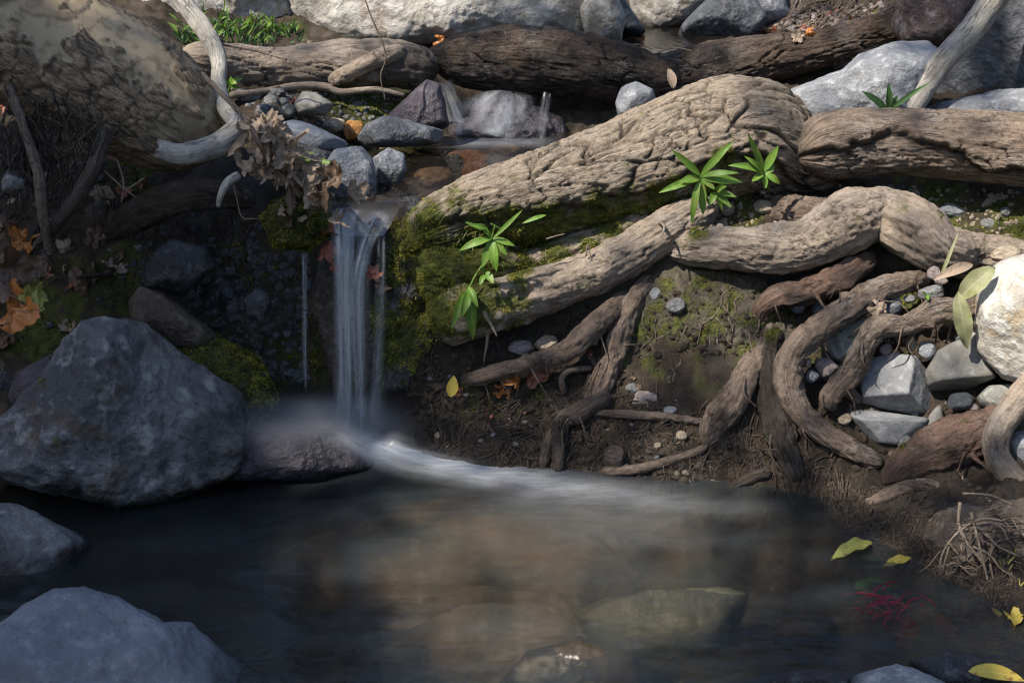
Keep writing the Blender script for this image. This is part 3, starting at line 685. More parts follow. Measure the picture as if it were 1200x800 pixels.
def lobed(P, size, rs, curl=.6, nrm=None, lobes=5, stem=True):
    """a dry lobed leaf, curled and crumpled"""
    na, nr = 60, 7; an = np.linspace(-math.pi, math.pi, na, endpoint=False)
    prof = .60 + .32 * np.abs(np.cos(an * lobes / 2. + .25 * np.sin(an * 2 + rs.uniform(0, 6)))) ** 1.2 * (1 - .3 * np.abs(an) / math.pi) * rs.uniform(.7, 1.2) + .04 * np.cos(an * 19 + rs.uniform(0, 6)) * (np.abs(an) < 2.6)
    prof *= np.where(np.abs(an) > 2.8, .55, 1)
    rr = np.linspace(0, 1, nr)[1:]
    X = (rr[:, None] * prof * np.cos(an)); Y = (rr[:, None] * prof * np.sin(an))
    X = np.append(X.ravel(), 0); Y = np.append(Y.ravel(), 0); rad = np.hypot(X, Y)
    cx, cy_ = rs.uniform(-1, 1), rs.uniform(-1, 1)
    Z = curl * (cx * X * X + cy_ * Y * Y + .8 * rs.uniform(-1, 1) * X * Y) + .16 * fbm(np.stack([X * 2.6, Y * 2.6, X * 0 + rs.uniform(0, 50)], 1), 3, 3) * curl * 2 + .3 * curl * np.abs(Y) * rs.uniform(-1, 1)
    L = np.stack([X, Y, Z], 1) * size
    nrm = rs.normal(size=3) if nrm is None else np.asarray(nrm, float) + rs.normal(size=3) * .35; nrm /= np.linalg.norm(nrm)
    q = rs.normal(size=3); e1 = q - nrm * (q @ nrm); e1 /= np.linalg.norm(e1); e2 = np.cross(nrm, e1)
    V = np.asarray(P) + L[:, :1] * e1 + L[:, 1:2] * e2 + L[:, 2:] * nrm
    k = np.arange((nr - 1) * na).reshape(nr - 1, na); kj = np.roll(k, -1, 1)
    F = np.stack([k[:-1], k[1:], kj[1:], kj[:-1]], -1).reshape(-1, 4); ce = (nr - 1) * na
    F3 = np.stack([k[0], kj[0], np.full(na, ce)], 1)
    ang = np.append(np.tile(an, nr - 1), 0); across = np.abs(((ang * lobes / (2 * math.pi) + .5) % 1) - .5) * 2 * np.append(np.repeat(rr, na), 0)
    return V, [F, F3], across, np.clip(rad, 0, 1)
# ================================================================== SETTING
build_ground()
def atz(px, py, z):
    d = ray(px, py); return CAM + d * ((z - CAMZ) / d[2])
def poly_dist(x, y, P, w):
    """signed closeness to a flow line with its own width at each point: 1 on the line, 0 beyond it"""
    best = np.zeros(len(x))
    for k in range(len(P) - 1):
        a, b = P[k], P[k + 1]; e = b - a; t = np.clip(((x - a[0]) * e[0] + (y - a[1]) * e[1]) / (e @ e), 0, 1)
        dd = np.hypot(x - a[0] - t * e[0], y - a[1] - t * e[1]); ww = w[k][0] + (w[k + 1][0] - w[k][0]) * t; ss = w[k][1] + (w[k + 1][1] - w[k][1]) * t
        best = np.maximum(best, ss * np.exp(-(dd / ww) ** 2))
    return best
def pool_water():
    ax = np.concatenate([[-3, -2.3], np.arange(-1.7, 1.7, .012), [2.3, 3]]); ay = np.concatenate([[-6, -4, -2, -1, -.3, .3, .8, 1.2], np.arange(1.4, 2.56, .008)])
    X, Y = np.meshgrid(ax, ay); x, y = X.ravel(), Y.ravel()
    fl = [(392, 512, .045, .7), (430, 517, .055, .95), (470, 530, .05, 1.0), (530, 545, .05, .9), (600, 560, .055, .5), (690, 574, .06, .24), (800, 590, .06, .10), (930, 606, .06, .0)]
    P = [atz(a, b, 0)[:2] for a, b, _, _ in fl]; foam = poly_dist(x, y, P, [(c, d) for _, _, c, d in fl])
    f2 = [(600, 575, .09, .09), (760, 610, .12, .06), (930, 650, .10, .0)]
    foam = np.maximum(foam, poly_dist(x, y, [atz(a, b, 0)[:2] for a, b, _, _ in f2], [(c, d) for _, _, c, d in f2]))
    foam = np.clip(foam * (1 + .3 * fbm(np.stack([x * 9, y * 22, x * 0], 1), 3, 3)), 0, 1)
    r = np.hypot(x + .2, y - 2.32)
    z = .010 * np.exp(-(r / .16) ** 2) + .0022 * np.sin(r * 70) * np.exp(-r / .25) + .0012 * fbm(np.stack([x * 5, y * 12, x * 0], 1), 2, 9)
    i = np.arange(len(x)).reshape(len(ay), len(ax)); F = np.stack([i[:-1, :-1], i[:-1, 1:], i[1:, 1:], i[1:, :-1]], -1).reshape(-1, 4)
    kind(mesh('pool_water', np.stack([x, y, z], 1), F, M['pool'], dict(foam=foam), origin=(0, 0, 0)), 'structure', 'dark murky water of the pool')
pool_water()
def loft_water(name, rows, z, lip=None, foamf=None, label=''):
    yy = np.array([r[0] for r in rows]); ys = np.linspace(yy[0], yy[-1], 110); t = np.linspace(0, 1, 90)
    xl = np.interp(ys, yy, [r[1] for r in rows]); xr = np.interp(ys, yy, [r[2] for r in rows])
    X = xl[:, None] + (xr - xl)[:, None] * t; Y = np.repeat(ys[:, None], 90, 1); Z = np.full_like(X, z)
    if lip: Z = Z - lip[1] * sst(yy[0] + lip[0], yy[0], Y) ** 1.4
    Z = Z + .0016 * fbm(np.stack([X.ravel() * 14, Y.ravel() * 5, X.ravel() * 0], 1), 2, 4).reshape(X.shape)
    i = np.arange(X.size).reshape(X.shape); F = np.stack([i[:-1, :-1], i[:-1, 1:], i[1:, 1:], i[1:, :-1]], -1).reshape(-1, 4)
    fo = foamf(X.ravel(), Y.ravel()) if foamf else np.zeros(X.size)
    kind(mesh(name, np.stack([X.ravel(), Y.ravel(), Z.ravel()], 1), F, M['stream'], dict(foam=fo), origin=(0, 0, 0)), 'structure', label)
loft_water('stream_water', [(2.487, -.335, -.245), (2.53, -.352, -.215), (2.57, -.37, -.185), (2.65, -.42, -.08), (2.8, -.44, .12), (3.0, -.45, .27), (3.3, -.42, .40), (3.5, -.2, .3)], .457, (.07, .05),
           lambda x, y: np.clip(.22 * np.exp(-(np.hypot((x + .04) / .12, (y - 3.11) / .05)) ** 2) + .30 * np.exp(-(np.hypot((x + .27) / .06, (y - 2.49) / .03)) ** 2), 0, 1), 'brown clear water of the middle pool')
loft_water('upper_water', [(3.36, .05, .75), (3.6, .12, .9), (4.0, .2, .75), (4.5, .25, .7)], .622, label='still water of the upper pool')

# ================================================================== LOGS AND ROOTS
o = tube('fallen_trunk', [(470, 292, 2.50, 20), (500, 278, 2.52, 36), (560, 255, 2.56, 45), (650, 230, 2.62, 55), (740, 203, 2.67, 60), (820, 174, 2.71, 68), (880, 165, 2.74, 65), (930, 188, 2.77, 46), (985, 205, 2.82, 28)], M['log'], 'plate', 3, 1.0, .07,
         moss=[(500, 262, 34, .8), (490, 300, 50, 1.0), (560, 285, 40, .9), (620, 272, 32, .7), (600, 268, 34, .9), (640, 264, 36, .9), (700, 256, 36, .9), (780, 236, 34, .8), (740, 248, 30, .8), (830, 220, 26, .7), (530, 240, 22, .6), (845, 185, 16, .7), (905, 185, 14, .4), (575, 250, 18, .5)],
         edge=[(400, 262), (520, 262), (575, 252), (640, 244), (740, 228), (800, 205), (850, 180), (905, 180), (935, 215), (1000, 240)])
thing(o, 'thick weathered fallen trunk with deeply cracked tan bark rising diagonally from the waterfall lip', 'fallen trunk')
o = tube('log', [(932, 186, 2.66, 30), (965, 176, 2.67, 37), (1010, 172, 2.67, 38), (1080, 172, 2.66, 38), (1150, 178, 2.65, 41), (1210, 183, 2.63, 43), (1330, 192, 2.6, 45)], M['log2'], 'ridge', 9, 1.2, .08, ends=('round', 'none'),
         edge=[(900, 120), (930, 178), (990, 172), (1060, 150), (1100, 170), (1160, 195), (1340, 215)])
thing(o, 'brown log with long ridged bark lying level at the right edge below the pale boulder', 'log')
o = tube('root', [(762, 276, 2.66, 12), (800, 289, 2.56, 20), (850, 290, 2.50, 25), (910, 294, 2.49, 26), (955, 282, 2.50, 31), (990, 262, 2.52, 36), (1032, 252, 2.54, 31), (1070, 268, 2.50, 36), (1105, 292, 2.49, 30), (1150, 298, 2.52, 24), (1260, 312, 2.5, 24)], M['tan'], 'root', 14, 1.1, .10, ends=('round', 'none'), moss=[(815, 275, 20, .5)], twigs=3)
thing(o, 'thick smooth tan root bent up into a knuckle above the stones', 'root')
o = tube('root', [(1005, 262, 2.56, 20), (960, 250, 2.60, 18), (915, 248, 2.66, 17), (870, 250, 2.74, 12)], M['root'], 'root', 16, 1.5, .18, twigs=3)
thing(o, 'short soil covered root running left from the knuckle under the brown log', 'root')
o = tube('root', [(500, 372, 2.47, 34), (545, 364, 2.47, 36), (600, 350, 2.48, 31), (650, 335, 2.50, 27), (705, 315, 2.53, 25), (755, 285, 2.56, 25), (795, 262, 2.58, 24), (840, 238, 2.62, 17)], M['tan'], 'root', 21, 1.2, .09, moss=[(500, 365, 48, 1.0), (555, 355, 40, .85), (600, 365, 28, .55), (600, 325, 24, .5), (690, 335, 18, .3)], twigs=3)
thing(o, 'long tan root sweeping below the fallen trunk, its left end covered with moss', 'root')
o = tube('root', [(590, 325, 2.53, 20), (640, 306, 2.56, 20), (690, 288, 2.58, 20), (735, 266, 2.6, 17), (775, 246, 2.64, 10)], M['log'], 'ridge', 24, .6, .08, moss=[(600, 320, 34, .95), (650, 300, 32, .75), (690, 285, 26, .6), (720, 265, 26, .65)])
thing(o, 'mossy barked root squeezed between the fallen trunk and the long tan root', 'root')
o = tube('root', [(480, 318, 2.50, 34), (530, 320, 2.505, 38), (580, 318, 2.53, 32), (630, 312, 2.58, 22)], M['log'], 'root', 27, 1.6, .16, moss=[(500, 315, 60, 1.1), (565, 315, 48, 1.0), (620, 312, 28, .8)])
thing(o, 'stubby root end swollen and wrapped in yellow green moss beside the waterfall', 'root')
o = tube('root', [(1025, 300, 2.52, 10), (985, 325, 2.47, 17), (945, 342, 2.46, 17), (912, 348, 2.46, 14), (893, 362, 2.46, 10), (886, 385, 2.46, 6)], M['rroot'], 'root', 31, 1, .14, wet=[(930, 350, 26, .5)], twigs=5)
thing(o, 'dark reddish root creeping in shadow under the thick knuckled root', 'root')
o = tube('root', [(1088, 326, 2.47, 9), (1050, 334, 2.43, 12), (1020, 346, 2.415, 15), (985, 368, 2.39, 14), (955, 388, 2.37, 15), (930, 410, 2.355, 13), (922, 440, 2.34, 15), (932, 474, 2.32, 13), (958, 502, 2.29, 11), (990, 522, 2.27, 11), (1035, 545, 2.25, 8)], M['root'], 'twist', 34, 1, .20, twigs=12)
thing(o, 'hook shaped twisted root curving round the left side of the grey stones', 'root')
o = tube('root', [(1165, 356, 2.38, 10), (1130, 363, 2.36, 12), (1095, 366, 2.35, 13), (1062, 380, 2.345, 10), (1030, 384, 2.345, 14), (1014, 405, 2.34, 11), (1002, 432, 2.33, 13), (982, 452, 2.325, 11), (972, 468, 2.32, 10), (977, 482, 2.32, 5)], M['root'], 'twist', 37, 1, .22, twigs=8)
thing(o, 'brown elbow shaped root crossing above the angular grey stone', 'root')
o = tube('root', [(1010, 470, 2.34, 6), (990, 455, 2.33, 8), (978, 440, 2.33, 9)], M['root'], 'root', 38, 1, .1, twigs=2)
thing(o, 'short stub of root at the elbow root end beside the grey stone', 'root')
o = tube('root', [(1035, 566, 2.20, 11), (1070, 540, 2.22, 20), (1110, 522, 2.23, 27), (1150, 508, 2.24, 24), (1190, 490, 2.26, 18)], M['rroot'], 'twist', 41, 1, .18, moss=[(1065, 530, 14, .4)], twigs=9)
thing(o, 'reddish brown barked root lying below the grey stones at right', 'root')
o = tube('root', [(1235, 425, 2.24, 18), (1200, 462, 2.20, 17), (1172, 500, 2.18, 16), (1168, 530, 2.17, 15), (1190, 565, 2.15, 16), (1240, 610, 2.13, 16)], M['tan'], 'smooth', 44, 1, .08, ends=('none', 'none'))
thing(o, 'smooth grey brown root bowing in at the right edge of the picture', 'root')
o = tube('root', [(1005, 600, 2.16, 6), (1045, 578, 2.16, 9), (1080, 570, 2.16, 9), (1112, 575, 2.17, 7)], M['root'], 'root', 47, 1, .1, twigs=4)
thing(o, 'small grey root arching above the dark hollow in the right bank', 'root')
o = tube('root', [(530, 452, 2.46, 5), (556, 443, 2.415, 8), (590, 434, 2.41, 10), (640, 420, 2.415, 11), (668, 408, 2.42, 13), (688, 390, 2.44, 15), (712, 368, 2.48, 13), (735, 345, 2.54, 10)], M['root'], 'root', 51, 1.2, .10, twigs=7)
thing(o, 'stubby broken root poking left out of the shaded bank above the orange leaves', 'root')
o = tube('root', [(662, 462, None, 3.5), (658, 444, 2.41, 4), (668, 434, 2.41, 4), (694, 431, None, 3.5)], M['root'], 'smooth', 52, 1, .1)
thing(o, 'thin hooked root arching out of the middle of the bank', 'root')
o = tube('root', [(692, 483, None, 4), (735, 485, None, 5), (785, 489, None, 5), (826, 495, None, 4)], M['root'], 'ridge', 53, .3, .12, lift=.9, twigs=4)
thing(o, 'thin grey root lying level across the bank below the mossy rock', 'root')
o = tube('root', [(715, 462, None, 9), (680, 482, None, 12), (660, 496, None, 12), (655, 520, None, 9), (654, 555, None, 6)], M['droot'], 'root', 54, 1, .12, lift=.8, wet=[(655, 505, 30, .7)], twigs=7)
thing(o, 'dark wet root dropping from the bank into the foam', 'root')
o = tube('root', [(662, 496, None, 8), (645, 515, None, 7), (636, 548, None, 5)], M['droot'], 'root', 55, 1, .12, lift=.6, twigs=3)
thing(o, 'thinner dark root forking off towards the foam', 'root')
o = tube('root', [(704, 553, None, 6), (750, 549, None, 6), (812, 531, None, 5), (830, 520, None, 4)], M['root'], 'root', 56, 1, .12, lift=.9, twigs=3)
thing(o, 'slim wet root lying along the waterline of the bank', 'root')
o = tube('root', [(772, 318, 2.58, 9), (748, 345, 2.52, 12), (728, 385, None, 15), (716, 425, None, 15), (700, 462, None, 12), (690, 486, None, 8)], M['root'], 'root', 57, 1.6, .16, lift=.25, twigs=9)
thing(o, 'upright crusty root left of the mossy rock face', 'root')
o = tube('root', [(905, 372, None, 9), (890, 410, None, 11), (872, 445, None, 14), (852, 478, None, 18), (836, 500, None, 14), (828, 522, None, 7)], M['root'], 'twist', 58, 1, .12, lift=.5, wet=[(850, 490, 30, .4)], twigs=10)
thing(o, 'grey flared root spreading down the right side of the mossy rock', 'root')
o = tube('root', [(912, 385, None, 13), (898, 425, None, 14), (905, 470, None, 17), (918, 520, None, 16), (935, 565, None, 10)], M['droot'], 'root', 59, 1.4, .16, lift=.5, wetall=.7, moss=[(905, 385, 18, .8)], twigs=12)
thing(o, 'dark wet glistening root running down into the shaded corner of the pool', 'root')
o = tube('root', [(845, 578, None, 4), (880, 560, None, 7), (905, 552, None, 7)], M['droot'], 'root', 60, 1, .12, lift=.7, wetall=.5, twigs=3)
thing(o, 'black wet root stub touching the far edge of the pool', 'root')
o = tube('root', [(1140, 615, 2.03, 5), (1160, 603, 2.02, 6), (1182, 612, 2.02, 6), (1196, 640, 2.03, 5)], M['root'], 'smooth', 61, 1, .1)
thing(o, 'short pinkish root looping like a hook in the tangle at right', 'root')

# left trunk and what leans on it
o = tube('leaning_sycamore', [(-160, -12, 2.62, 88), (-60, 12, 2.61, 84), (30, 42, 2.60, 80), (100, 78, 2.60, 76), (160, 112, 2.61, 72), (205, 143, 2.62, 60), (240, 165, 2.65, 42), (255, 178, 2.68, 20)], M['syc'], 'syc', 65, 1, .07, ends=('none', 'round'))
thing(o, 'leaning sycamore trunk with flaking brown and cream bark at the upper left', 'tree trunk')
o = tube('dead_branch', [(206, -10, 2.86, 11), (216, 4, 2.85, 11), (234, 28, 2.82, 11), (252, 57, 2.78, 10), (257, 78, 2.74, 9), (256, 100, 2.68, 9), (264, 126, 2.6, 10), (279, 146, 2.52, 12), (266, 163, 2.47, 13.5), (240, 175, 2.44, 13.5), (212, 181, 2.42, 13), (186, 175, 2.41, 11)], M['pale'], 'smooth', 68, 1, .08, ends=('none', 'broken'))
thing(o, 'bleached white branch hooked round the end of the sycamore trunk', 'branch')
o = tube('twig', [(236, 85, 2.49, 2.5), (262, 112, 2.46, 3), (294, 145, 2.43, 3.5)], M['ptwig'], 'smooth', 69, 1, .1)
thing(o, 'straight thin twig leaning across the white branch', 'twig')
o = tube('stick', [(281, 205, 2.42, 6), (267, 213, 2.40, 5), (259, 228, 2.39, 4), (256, 242, 2.39, 2.5)], M['pale'], 'smooth', 70, 1, .12, ends=('round', 'broken'))
thing(o, 'stubby pale stick hanging below the clump of dry leaves', 'stick')
o = tube('stick', [(366, 220, 2.47, 5), (378, 238, 2.45, 5), (386, 252, 2.44, 4)], M['root'], 'smooth', 71, 1, .12)
thing(o, 'short brown stick resting at the left side of the waterfall lip', 'stick')
o = tube('root', [(124, 148, 2.47, 8), (112, 190, 2.44, 8), (92, 228, 2.42, 7), (66, 262, 2.41, 6), (40, 292, 2.42, 4)], M['droot'], 'ridge', 72, .5, .1)
thing(o, 'dark bare root slanting down from under the sycamore trunk', 'root')
o = tube('root', [(10, 100, 2.46, 6), (28, 150, 2.42, 5), (44, 200, 2.40, 5), (50, 250, 2.39, 5), (58, 300, 2.41, 3)], M['root'], 'ridge', 73, .5, .14)
thing(o, 'shaggy root hanging straight down at the left edge under the trunk', 'root')
o = tube('log', [(300, 238, 2.53, 8), (250, 228, 2.50, 16), (205, 232, 2.49, 19), (165, 250, 2.50, 18), (125, 275, 2.53, 10)], M['damlog'], 'ridge', 74, .9, .12, wetall=.6)
thing(o, 'black rotting log in the hollow beneath the sycamore trunk', 'log')
o = tube('root', [(90, 325, 2.42, 2.5), (130, 322, None, 3), (170, 318, None, 2.5)], M['droot'], 'smooth', 75, 1, .1)
thing(o, 'thin dark root crossing the moss behind the big boulder', 'root')

# logs across the stream behind
o = tube('log', [(210, 68, 3.05, 20), (270, 78, 3.12, 24), (330, 80, 3.18, 24), (400, 74, 3.2, 26), (450, 75, 3.22, 27), (490, 80, 3.24, 24), (512, 88, 3.26, 14)], M['tan'], 'ridge', 78, .7, .14, wet=[(470, 80, 45, .85), (505, 90, 25, .9)])
thing(o, 'brown log with a wet end lying behind the small stones at upper left', 'log')
o = tube('root', [(385, 96, 3.16, 10), (410, 84, 3.15, 9), (450, 66, 3.17, 10), (475, 60, 3.2, 9)], M['tan'], 'root', 79, 1, .12)
thing(o, 'forked root joining the brown log from below', 'root')
o = tube('root', [(268, 112, 3.0, 4), (310, 107, 3.05, 4), (350, 101, 3.1, 4.5), (380, 102, 3.12, 5), (400, 108, 3.12, 4), (440, 105, 3.14, 3.5), (475, 112, 3.16, 2.5)], M['tan'], 'smooth', 80, 1, .12)
thing(o, 'thin wavy root snaking below the brown log', 'root')
o = tube('log', [(500, 62, 3.30, 12), (525, 68, 3.30, 24), (560, 71, 3.29, 33), (610, 70, 3.28, 37), (660, 74, 3.28, 37), (710, 82, 3.29, 33), (760, 92, 3.32, 28), (800, 95, 3.35, 20)], M['damlog'], 'ridge', 82, 1.2, .12, wet=[(560, 95, 60, .7), (650, 105, 60, .7), (740, 90, 40, .7), (515, 80, 25, .9)])
thing(o, 'dark soaked log damming the stream above the small cascades', 'log')
o = tube('log', [(735, 92, 3.36, 20), (790, 88, 3.36, 25), (840, 80, 3.36, 30), (890, 70, 3.35, 26), (950, 60, 3.33, 23), (1010, 46, 3.30, 22), (1075, 30, 3.26, 20)], M['damlog'], 'ridge', 83, 1.3, .12, wet=[(770, 85, 50, .6), (850, 95, 50, .6)], ends=('round', 'none'))
thing(o, 'blackened log with a lighter brown right end behind the pale boulder', 'log')
o = tube('dead_branch', [(1198, -50, 2.88, 16), (1165, -2, 2.88, 16), (1140, 34, 2.88, 15), (1110, 66, 2.87, 14), (1086, 100, 2.86, 13), (1064, 134, 2.85, 13)], M['pale'], 'smooth', 84, .8, .05, ends=('none', 'round'))
thing(o, 'straight bare grey branch leaning against the dark boulder at upper right', 'branch')

# ================================================================== ROCKS
def rk(label, cat='rock', **k):
    o = rock(k.pop('name', 'rock'), **k); return thing(o, label, cat)
rk('large blue grey boulder with pale streaks standing in the pool at left', 'boulder', name='boulder', outline=[(-12, 506), (20, 478), (48, 445), (80, 400), (98, 384), (125, 380), (165, 387), (200, 410), (240, 440), (278, 466), (293, 492), (288, 530), (270, 566), (215, 586), (150, 593), (90, 580), (30, 562), (-10, 548), (-40, 530)],
   Y=2.27, D=.15, mat=M['r_blue'], seed=1, p=2.8, nf=8, fr=(.91, .985), facets=[(.45, .55, .8, .96), (.15, -.15, 1, .86), (-.55, .35, .75, .90)], sharp=60, rough=.08, wetall=.36, wet=[(255, 520, 55, 1.0), (200, 575, 45, .7), (80, 575, 40, .6), (120, 420, 25, .5)], moss=[(140, 470, 22, .2)])
rk('dark purplish boulder half hidden behind the large blue grey boulder', 'boulder', name='boulder', outline=[(10, 480), (24, 435), (95, 398), (145, 392), (170, 430), (120, 490), (30, 510)], Y=2.45, D=.10, mat=M['r_purple'], seed=2, nf=6)
rk('black wet stone at the left edge behind the boulder', outline=[(-30, 420), (0, 415), (28, 425), (30, 460), (15, 485), (-30, 490)], Y=2.47, D=.07, mat=M['r_dark'], seed=3)
rk('rough grey rock sitting at the left edge of the pool', outline=[(-60, 600), (-10, 588), (20, 592), (45, 606), (78, 622), (108, 640), (92, 664), (82, 694), (40, 702), (-70, 705)], Y=2.02, D=.10, mat=M['r_blue'], seed=4, nf=7, rough=.05, facets=[(.1, .8, .6, .75)])
rk('smooth slate blue slab in the near left corner', 'slab', name='stone_slab', outline=[(-90, 775), (0, 738), (38, 704), (63, 687), (100, 689), (138, 706), (185, 738), (215, 741), (252, 770), (300, 806), (330, 850), (200, 900), (-90, 900)], Y=1.66, D=.16, mat=M['r_slab'], seed=5, p=3, nf=4, rough=.05, facets=[(-.05, .75, .62, .72), (.5, .55, .5, .85)], sharp=40)
rk('dark purple rock glazed with water under the waterfall', outline=[(235, 535), (275, 506), (335, 492), (395, 500), (425, 518), (440, 548), (360, 566), (240, 562)], Y=2.355, D=.12, mat=M['r_purple'], seed=6, nf=7, rough=.07, wetall=.85, p=2.8)
# under the trunk
rk('black wet stone with bluish shine in the hollow under the trunk', outline=[(163, 332), (180, 296), (202, 280), (242, 290), (252, 312), (216, 347), (180, 342)], Y=2.50, D=.055, mat=M['r_dark'], seed=7, nf=8, rough=.04)
rk('brown wet stone wedged behind the top of the large boulder', outline=[(150, 352), (165, 335), (192, 345), (226, 370), (258, 396), (230, 412), (180, 400), (156, 378)], Y=2.42, D=.055, mat=M['r_brown'], seed=8, nf=7, rough=.05)
rk('small speckled wet stone shining in the dark left of the waterfall', outline=[(286, 352), (300, 336), (315, 344), (319, 360), (306, 379), (290, 371)], Y=2.46, D=.03, mat=M['r_dark'], seed=9, nf=8)
rk('grey stone held in the hanging roots at the left edge', outline=[(2, 212), (10, 198), (25, 201), (34, 214), (17, 229), (3, 224)], Y=2.46, D=.03, mat=M['r_grey'], seed=10)
rk('mossy block at the left side of the waterfall lip', outline=[(306, 255), (322, 236), (350, 226), (385, 240), (388, 272), (362, 292), (322, 288)], Y=2.49, D=.05, mat=M['r_dark'], seed=11, moss=[(345, 258, 60, 1.1)], nf=4)
rk('low mossy mound behind the large boulder', outline=[(185, 440), (212, 404), (255, 394), (302, 418), (326, 470), (295, 498), (225, 475)], Y=2.40, D=.07, mat=M['r_dark'], seed=12, moss=[(250, 430, 75, 1.1), (290, 460, 40, .8)], nf=3)
rk('moss hung rock wall at the right side of the falling water', outline=[(446, 280), (455, 248), (478, 236), (520, 238), (565, 285), (560, 345), (515, 385), (500, 430), (478, 452), (450, 446), (440, 400), (447, 335)], Y=2.515, D=.045, mat=M['r_dark'], seed=13, moss=[(480, 290, 60, .75), (520, 330, 60, .75), (470, 390, 60, .75)], nf=3, rough=.24, p=2.2, blade=.0055)
rk('dark wet rock face directly behind the falling water', outline=[(372, 290), (400, 270), (445, 275), (455, 340), (450, 430), (420, 480), (385, 470), (368, 380)], Y=2.52, D=.05, mat=M['r_brown'], seed=15, nf=6, wetall=.8, rough=.09)
# middle pool
rk('upright blue grey stone with swirled veins above the waterfall', outline=[(382, 192), (393, 176), (425, 171), (438, 186), (441, 215), (444, 243), (415, 250), (388, 244), (384, 215)], Y=2.64, D=.05, mat=M['r_mid'], seed=17, nf=6, p=3)
rk('two toned wet stone beside the upright stone in the middle pool', outline=[(436, 186), (455, 173), (474, 180), (477, 200), (468, 220), (440, 220)], Y=2.73, D=.04, mat=M['r_mid'], seed=18, nf=7)
rk('flat pale slab catching the sun left of the upright stone', outline=[(326, 146), (345, 139), (380, 153), (408, 166), (405, 174), (370, 182), (345, 180), (330, 165)], Y=2.78, D=.05, mat=M['r_slab'], seed=19, nf=4, facets=[(0, 1, .3, .5)])
rk('dark slab under the flat pale slab at the upper left shore', outline=[(318, 175), (340, 165), (390, 178), (396, 200), (380, 236), (335, 230), (316, 200)], Y=2.72, D=.05, mat=M['r_dark'], seed=20, nf=5)
rk('grey angular stone below the thin wavy root', outline=[(344, 122), (354, 108), (370, 109), (391, 122), (382, 135), (350, 134)], Y=2.97, D=.035, mat=M['r_slate2'], seed=21, nf=8)
rk('wet bluish rock lying in the middle pool below the cascades', outline=[(418, 162), (428, 146), (452, 136), (475, 141), (522, 152), (518, 167), (470, 172), (425, 172)], Y=2.98, D=.05, mat=M['r_mid'], seed=22, nf=6, wetall=.6)
rk('tilted triangular wet rock at the left side of the cascades', outline=[(444, 145), (468, 123), (500, 93), (516, 98), (528, 150), (500, 160), (460, 152)], Y=3.08, D=.05, mat=M['r_purple'], seed=23, nf=6, wetall=.5)
rk('orange wet stone glowing at the edge of the middle pool', outline=[(401, 152), (408, 141), (425, 142), (428, 160), (408, 168)], Y=3.02, D=.025, mat=M['r_orange'], seed=24)
rk('rounded brown stone left of the orange stone', outline=[(380, 146), (390, 138), (404, 140), (406, 152), (392, 156)], Y=3.03, D=.025, mat=M['r_tan'], seed=25)
rk('wet rock veiled by the small cascade under the dark log', outline=[(520, 172), (540, 140), (562, 122), (590, 114), (622, 118), (650, 136), (668, 172), (590, 180)], Y=3.22, D=.07, mat=M['r_purple'], seed=26, nf=5, rough=.2, p=2, wetall=.7)
rk('pointed grey stone perched behind the fallen trunk', outline=[(721, 120), (728, 101), (745, 96), (765, 105), (769, 118), (757, 137), (725, 137)], Y=2.98, D=.045, mat=M['r_lgrey'], seed=27, nf=8)
# background
rk('long pale boulder with brown hollows behind the logs', 'boulder', name='boulder', outline=[(318, 20), (325, -50), (480, -70), (640, -60), (728, -40), (733, 15), (728, 45), (700, 53), (655, 48), (600, 44), (520, 60), (430, 62), (360, 55)], Y=3.72, D=.22, mat=M['r_pale'], seed=30, nf=7, rough=.06, p=2.6)
rk('rounded warm pale boulder at the right end of the long pale boulder', 'boulder', name='boulder', outline=[(680, 10), (700, -20), (722, -10), (732, 20), (728, 48), (705, 54), (686, 40)], Y=3.52, D=.09, mat=M['r_pale'], seed=31, nf=5, rough=.06)
rk('pale brown boulder behind the grass at upper left', 'boulder', name='boulder', outline=[(110, 20), (140, -50), (330, -60), (352, 30), (330, 62), (220, 66), (140, 50)], Y=3.68, D=.2, mat=M['r_pale'], seed=32, nf=7, rough=.06)
rk('bluish grey rock in shade right of the long boulder', outline=[(712, -20), (728, -5), (757, 35), (750, 44), (714, 44)], Y=3.72, D=.06, mat=M['r_dgrey'], seed=33)
rk('pale brown rock beyond the upper pool with green plant hanging over it', outline=[(738, 0), (750, -30), (812, -30), (830, 0), (806, 30), (770, 38), (742, 34)], Y=3.95, D=.10, mat=M['r_pale'], seed=34)
rk('dark grey triangular boulder standing in the upper pool', 'boulder', name='boulder', outline=[(792, 44), (800, 25), (828, 0), (850, -30), (874, -14), (898, 22), (885, 48), (840, 50)], Y=3.74, D=.08, mat=M['r_dgrey'], seed=35, nf=4, sharp=50)
rk('light grey slab behind the triangular boulder', outline=[(862, -40), (905, -40), (926, 18), (900, 34), (876, 20)], Y=3.9, D=.08, mat=M['r_lgrey'], seed=36, nf=4)
rk('dark reddish boulder above the right end of the blackened log', 'boulder', name='boulder', outline=[(1046, 25), (1055, 0), (1072, -40), (1165, -40), (1158, 20), (1130, 47), (1090, 56), (1058, 46)], Y=3.18, D=.12, mat=M['r_red'], seed=37, nf=7)
rk('big dark grey boulder filling the upper right corner', 'boulder', name='boulder', outline=[(1070, 130), (1090, 85), (1112, 52), (1155, 6), (1185, -40), (1340, -60), (1360, 100), (1300, 140), (1160, 140)], Y=3.08, D=.16, mat=M['r_dgrey'], seed=38, nf=5, facets=[(-.35, -.1, .9, .75)], sharp=40)
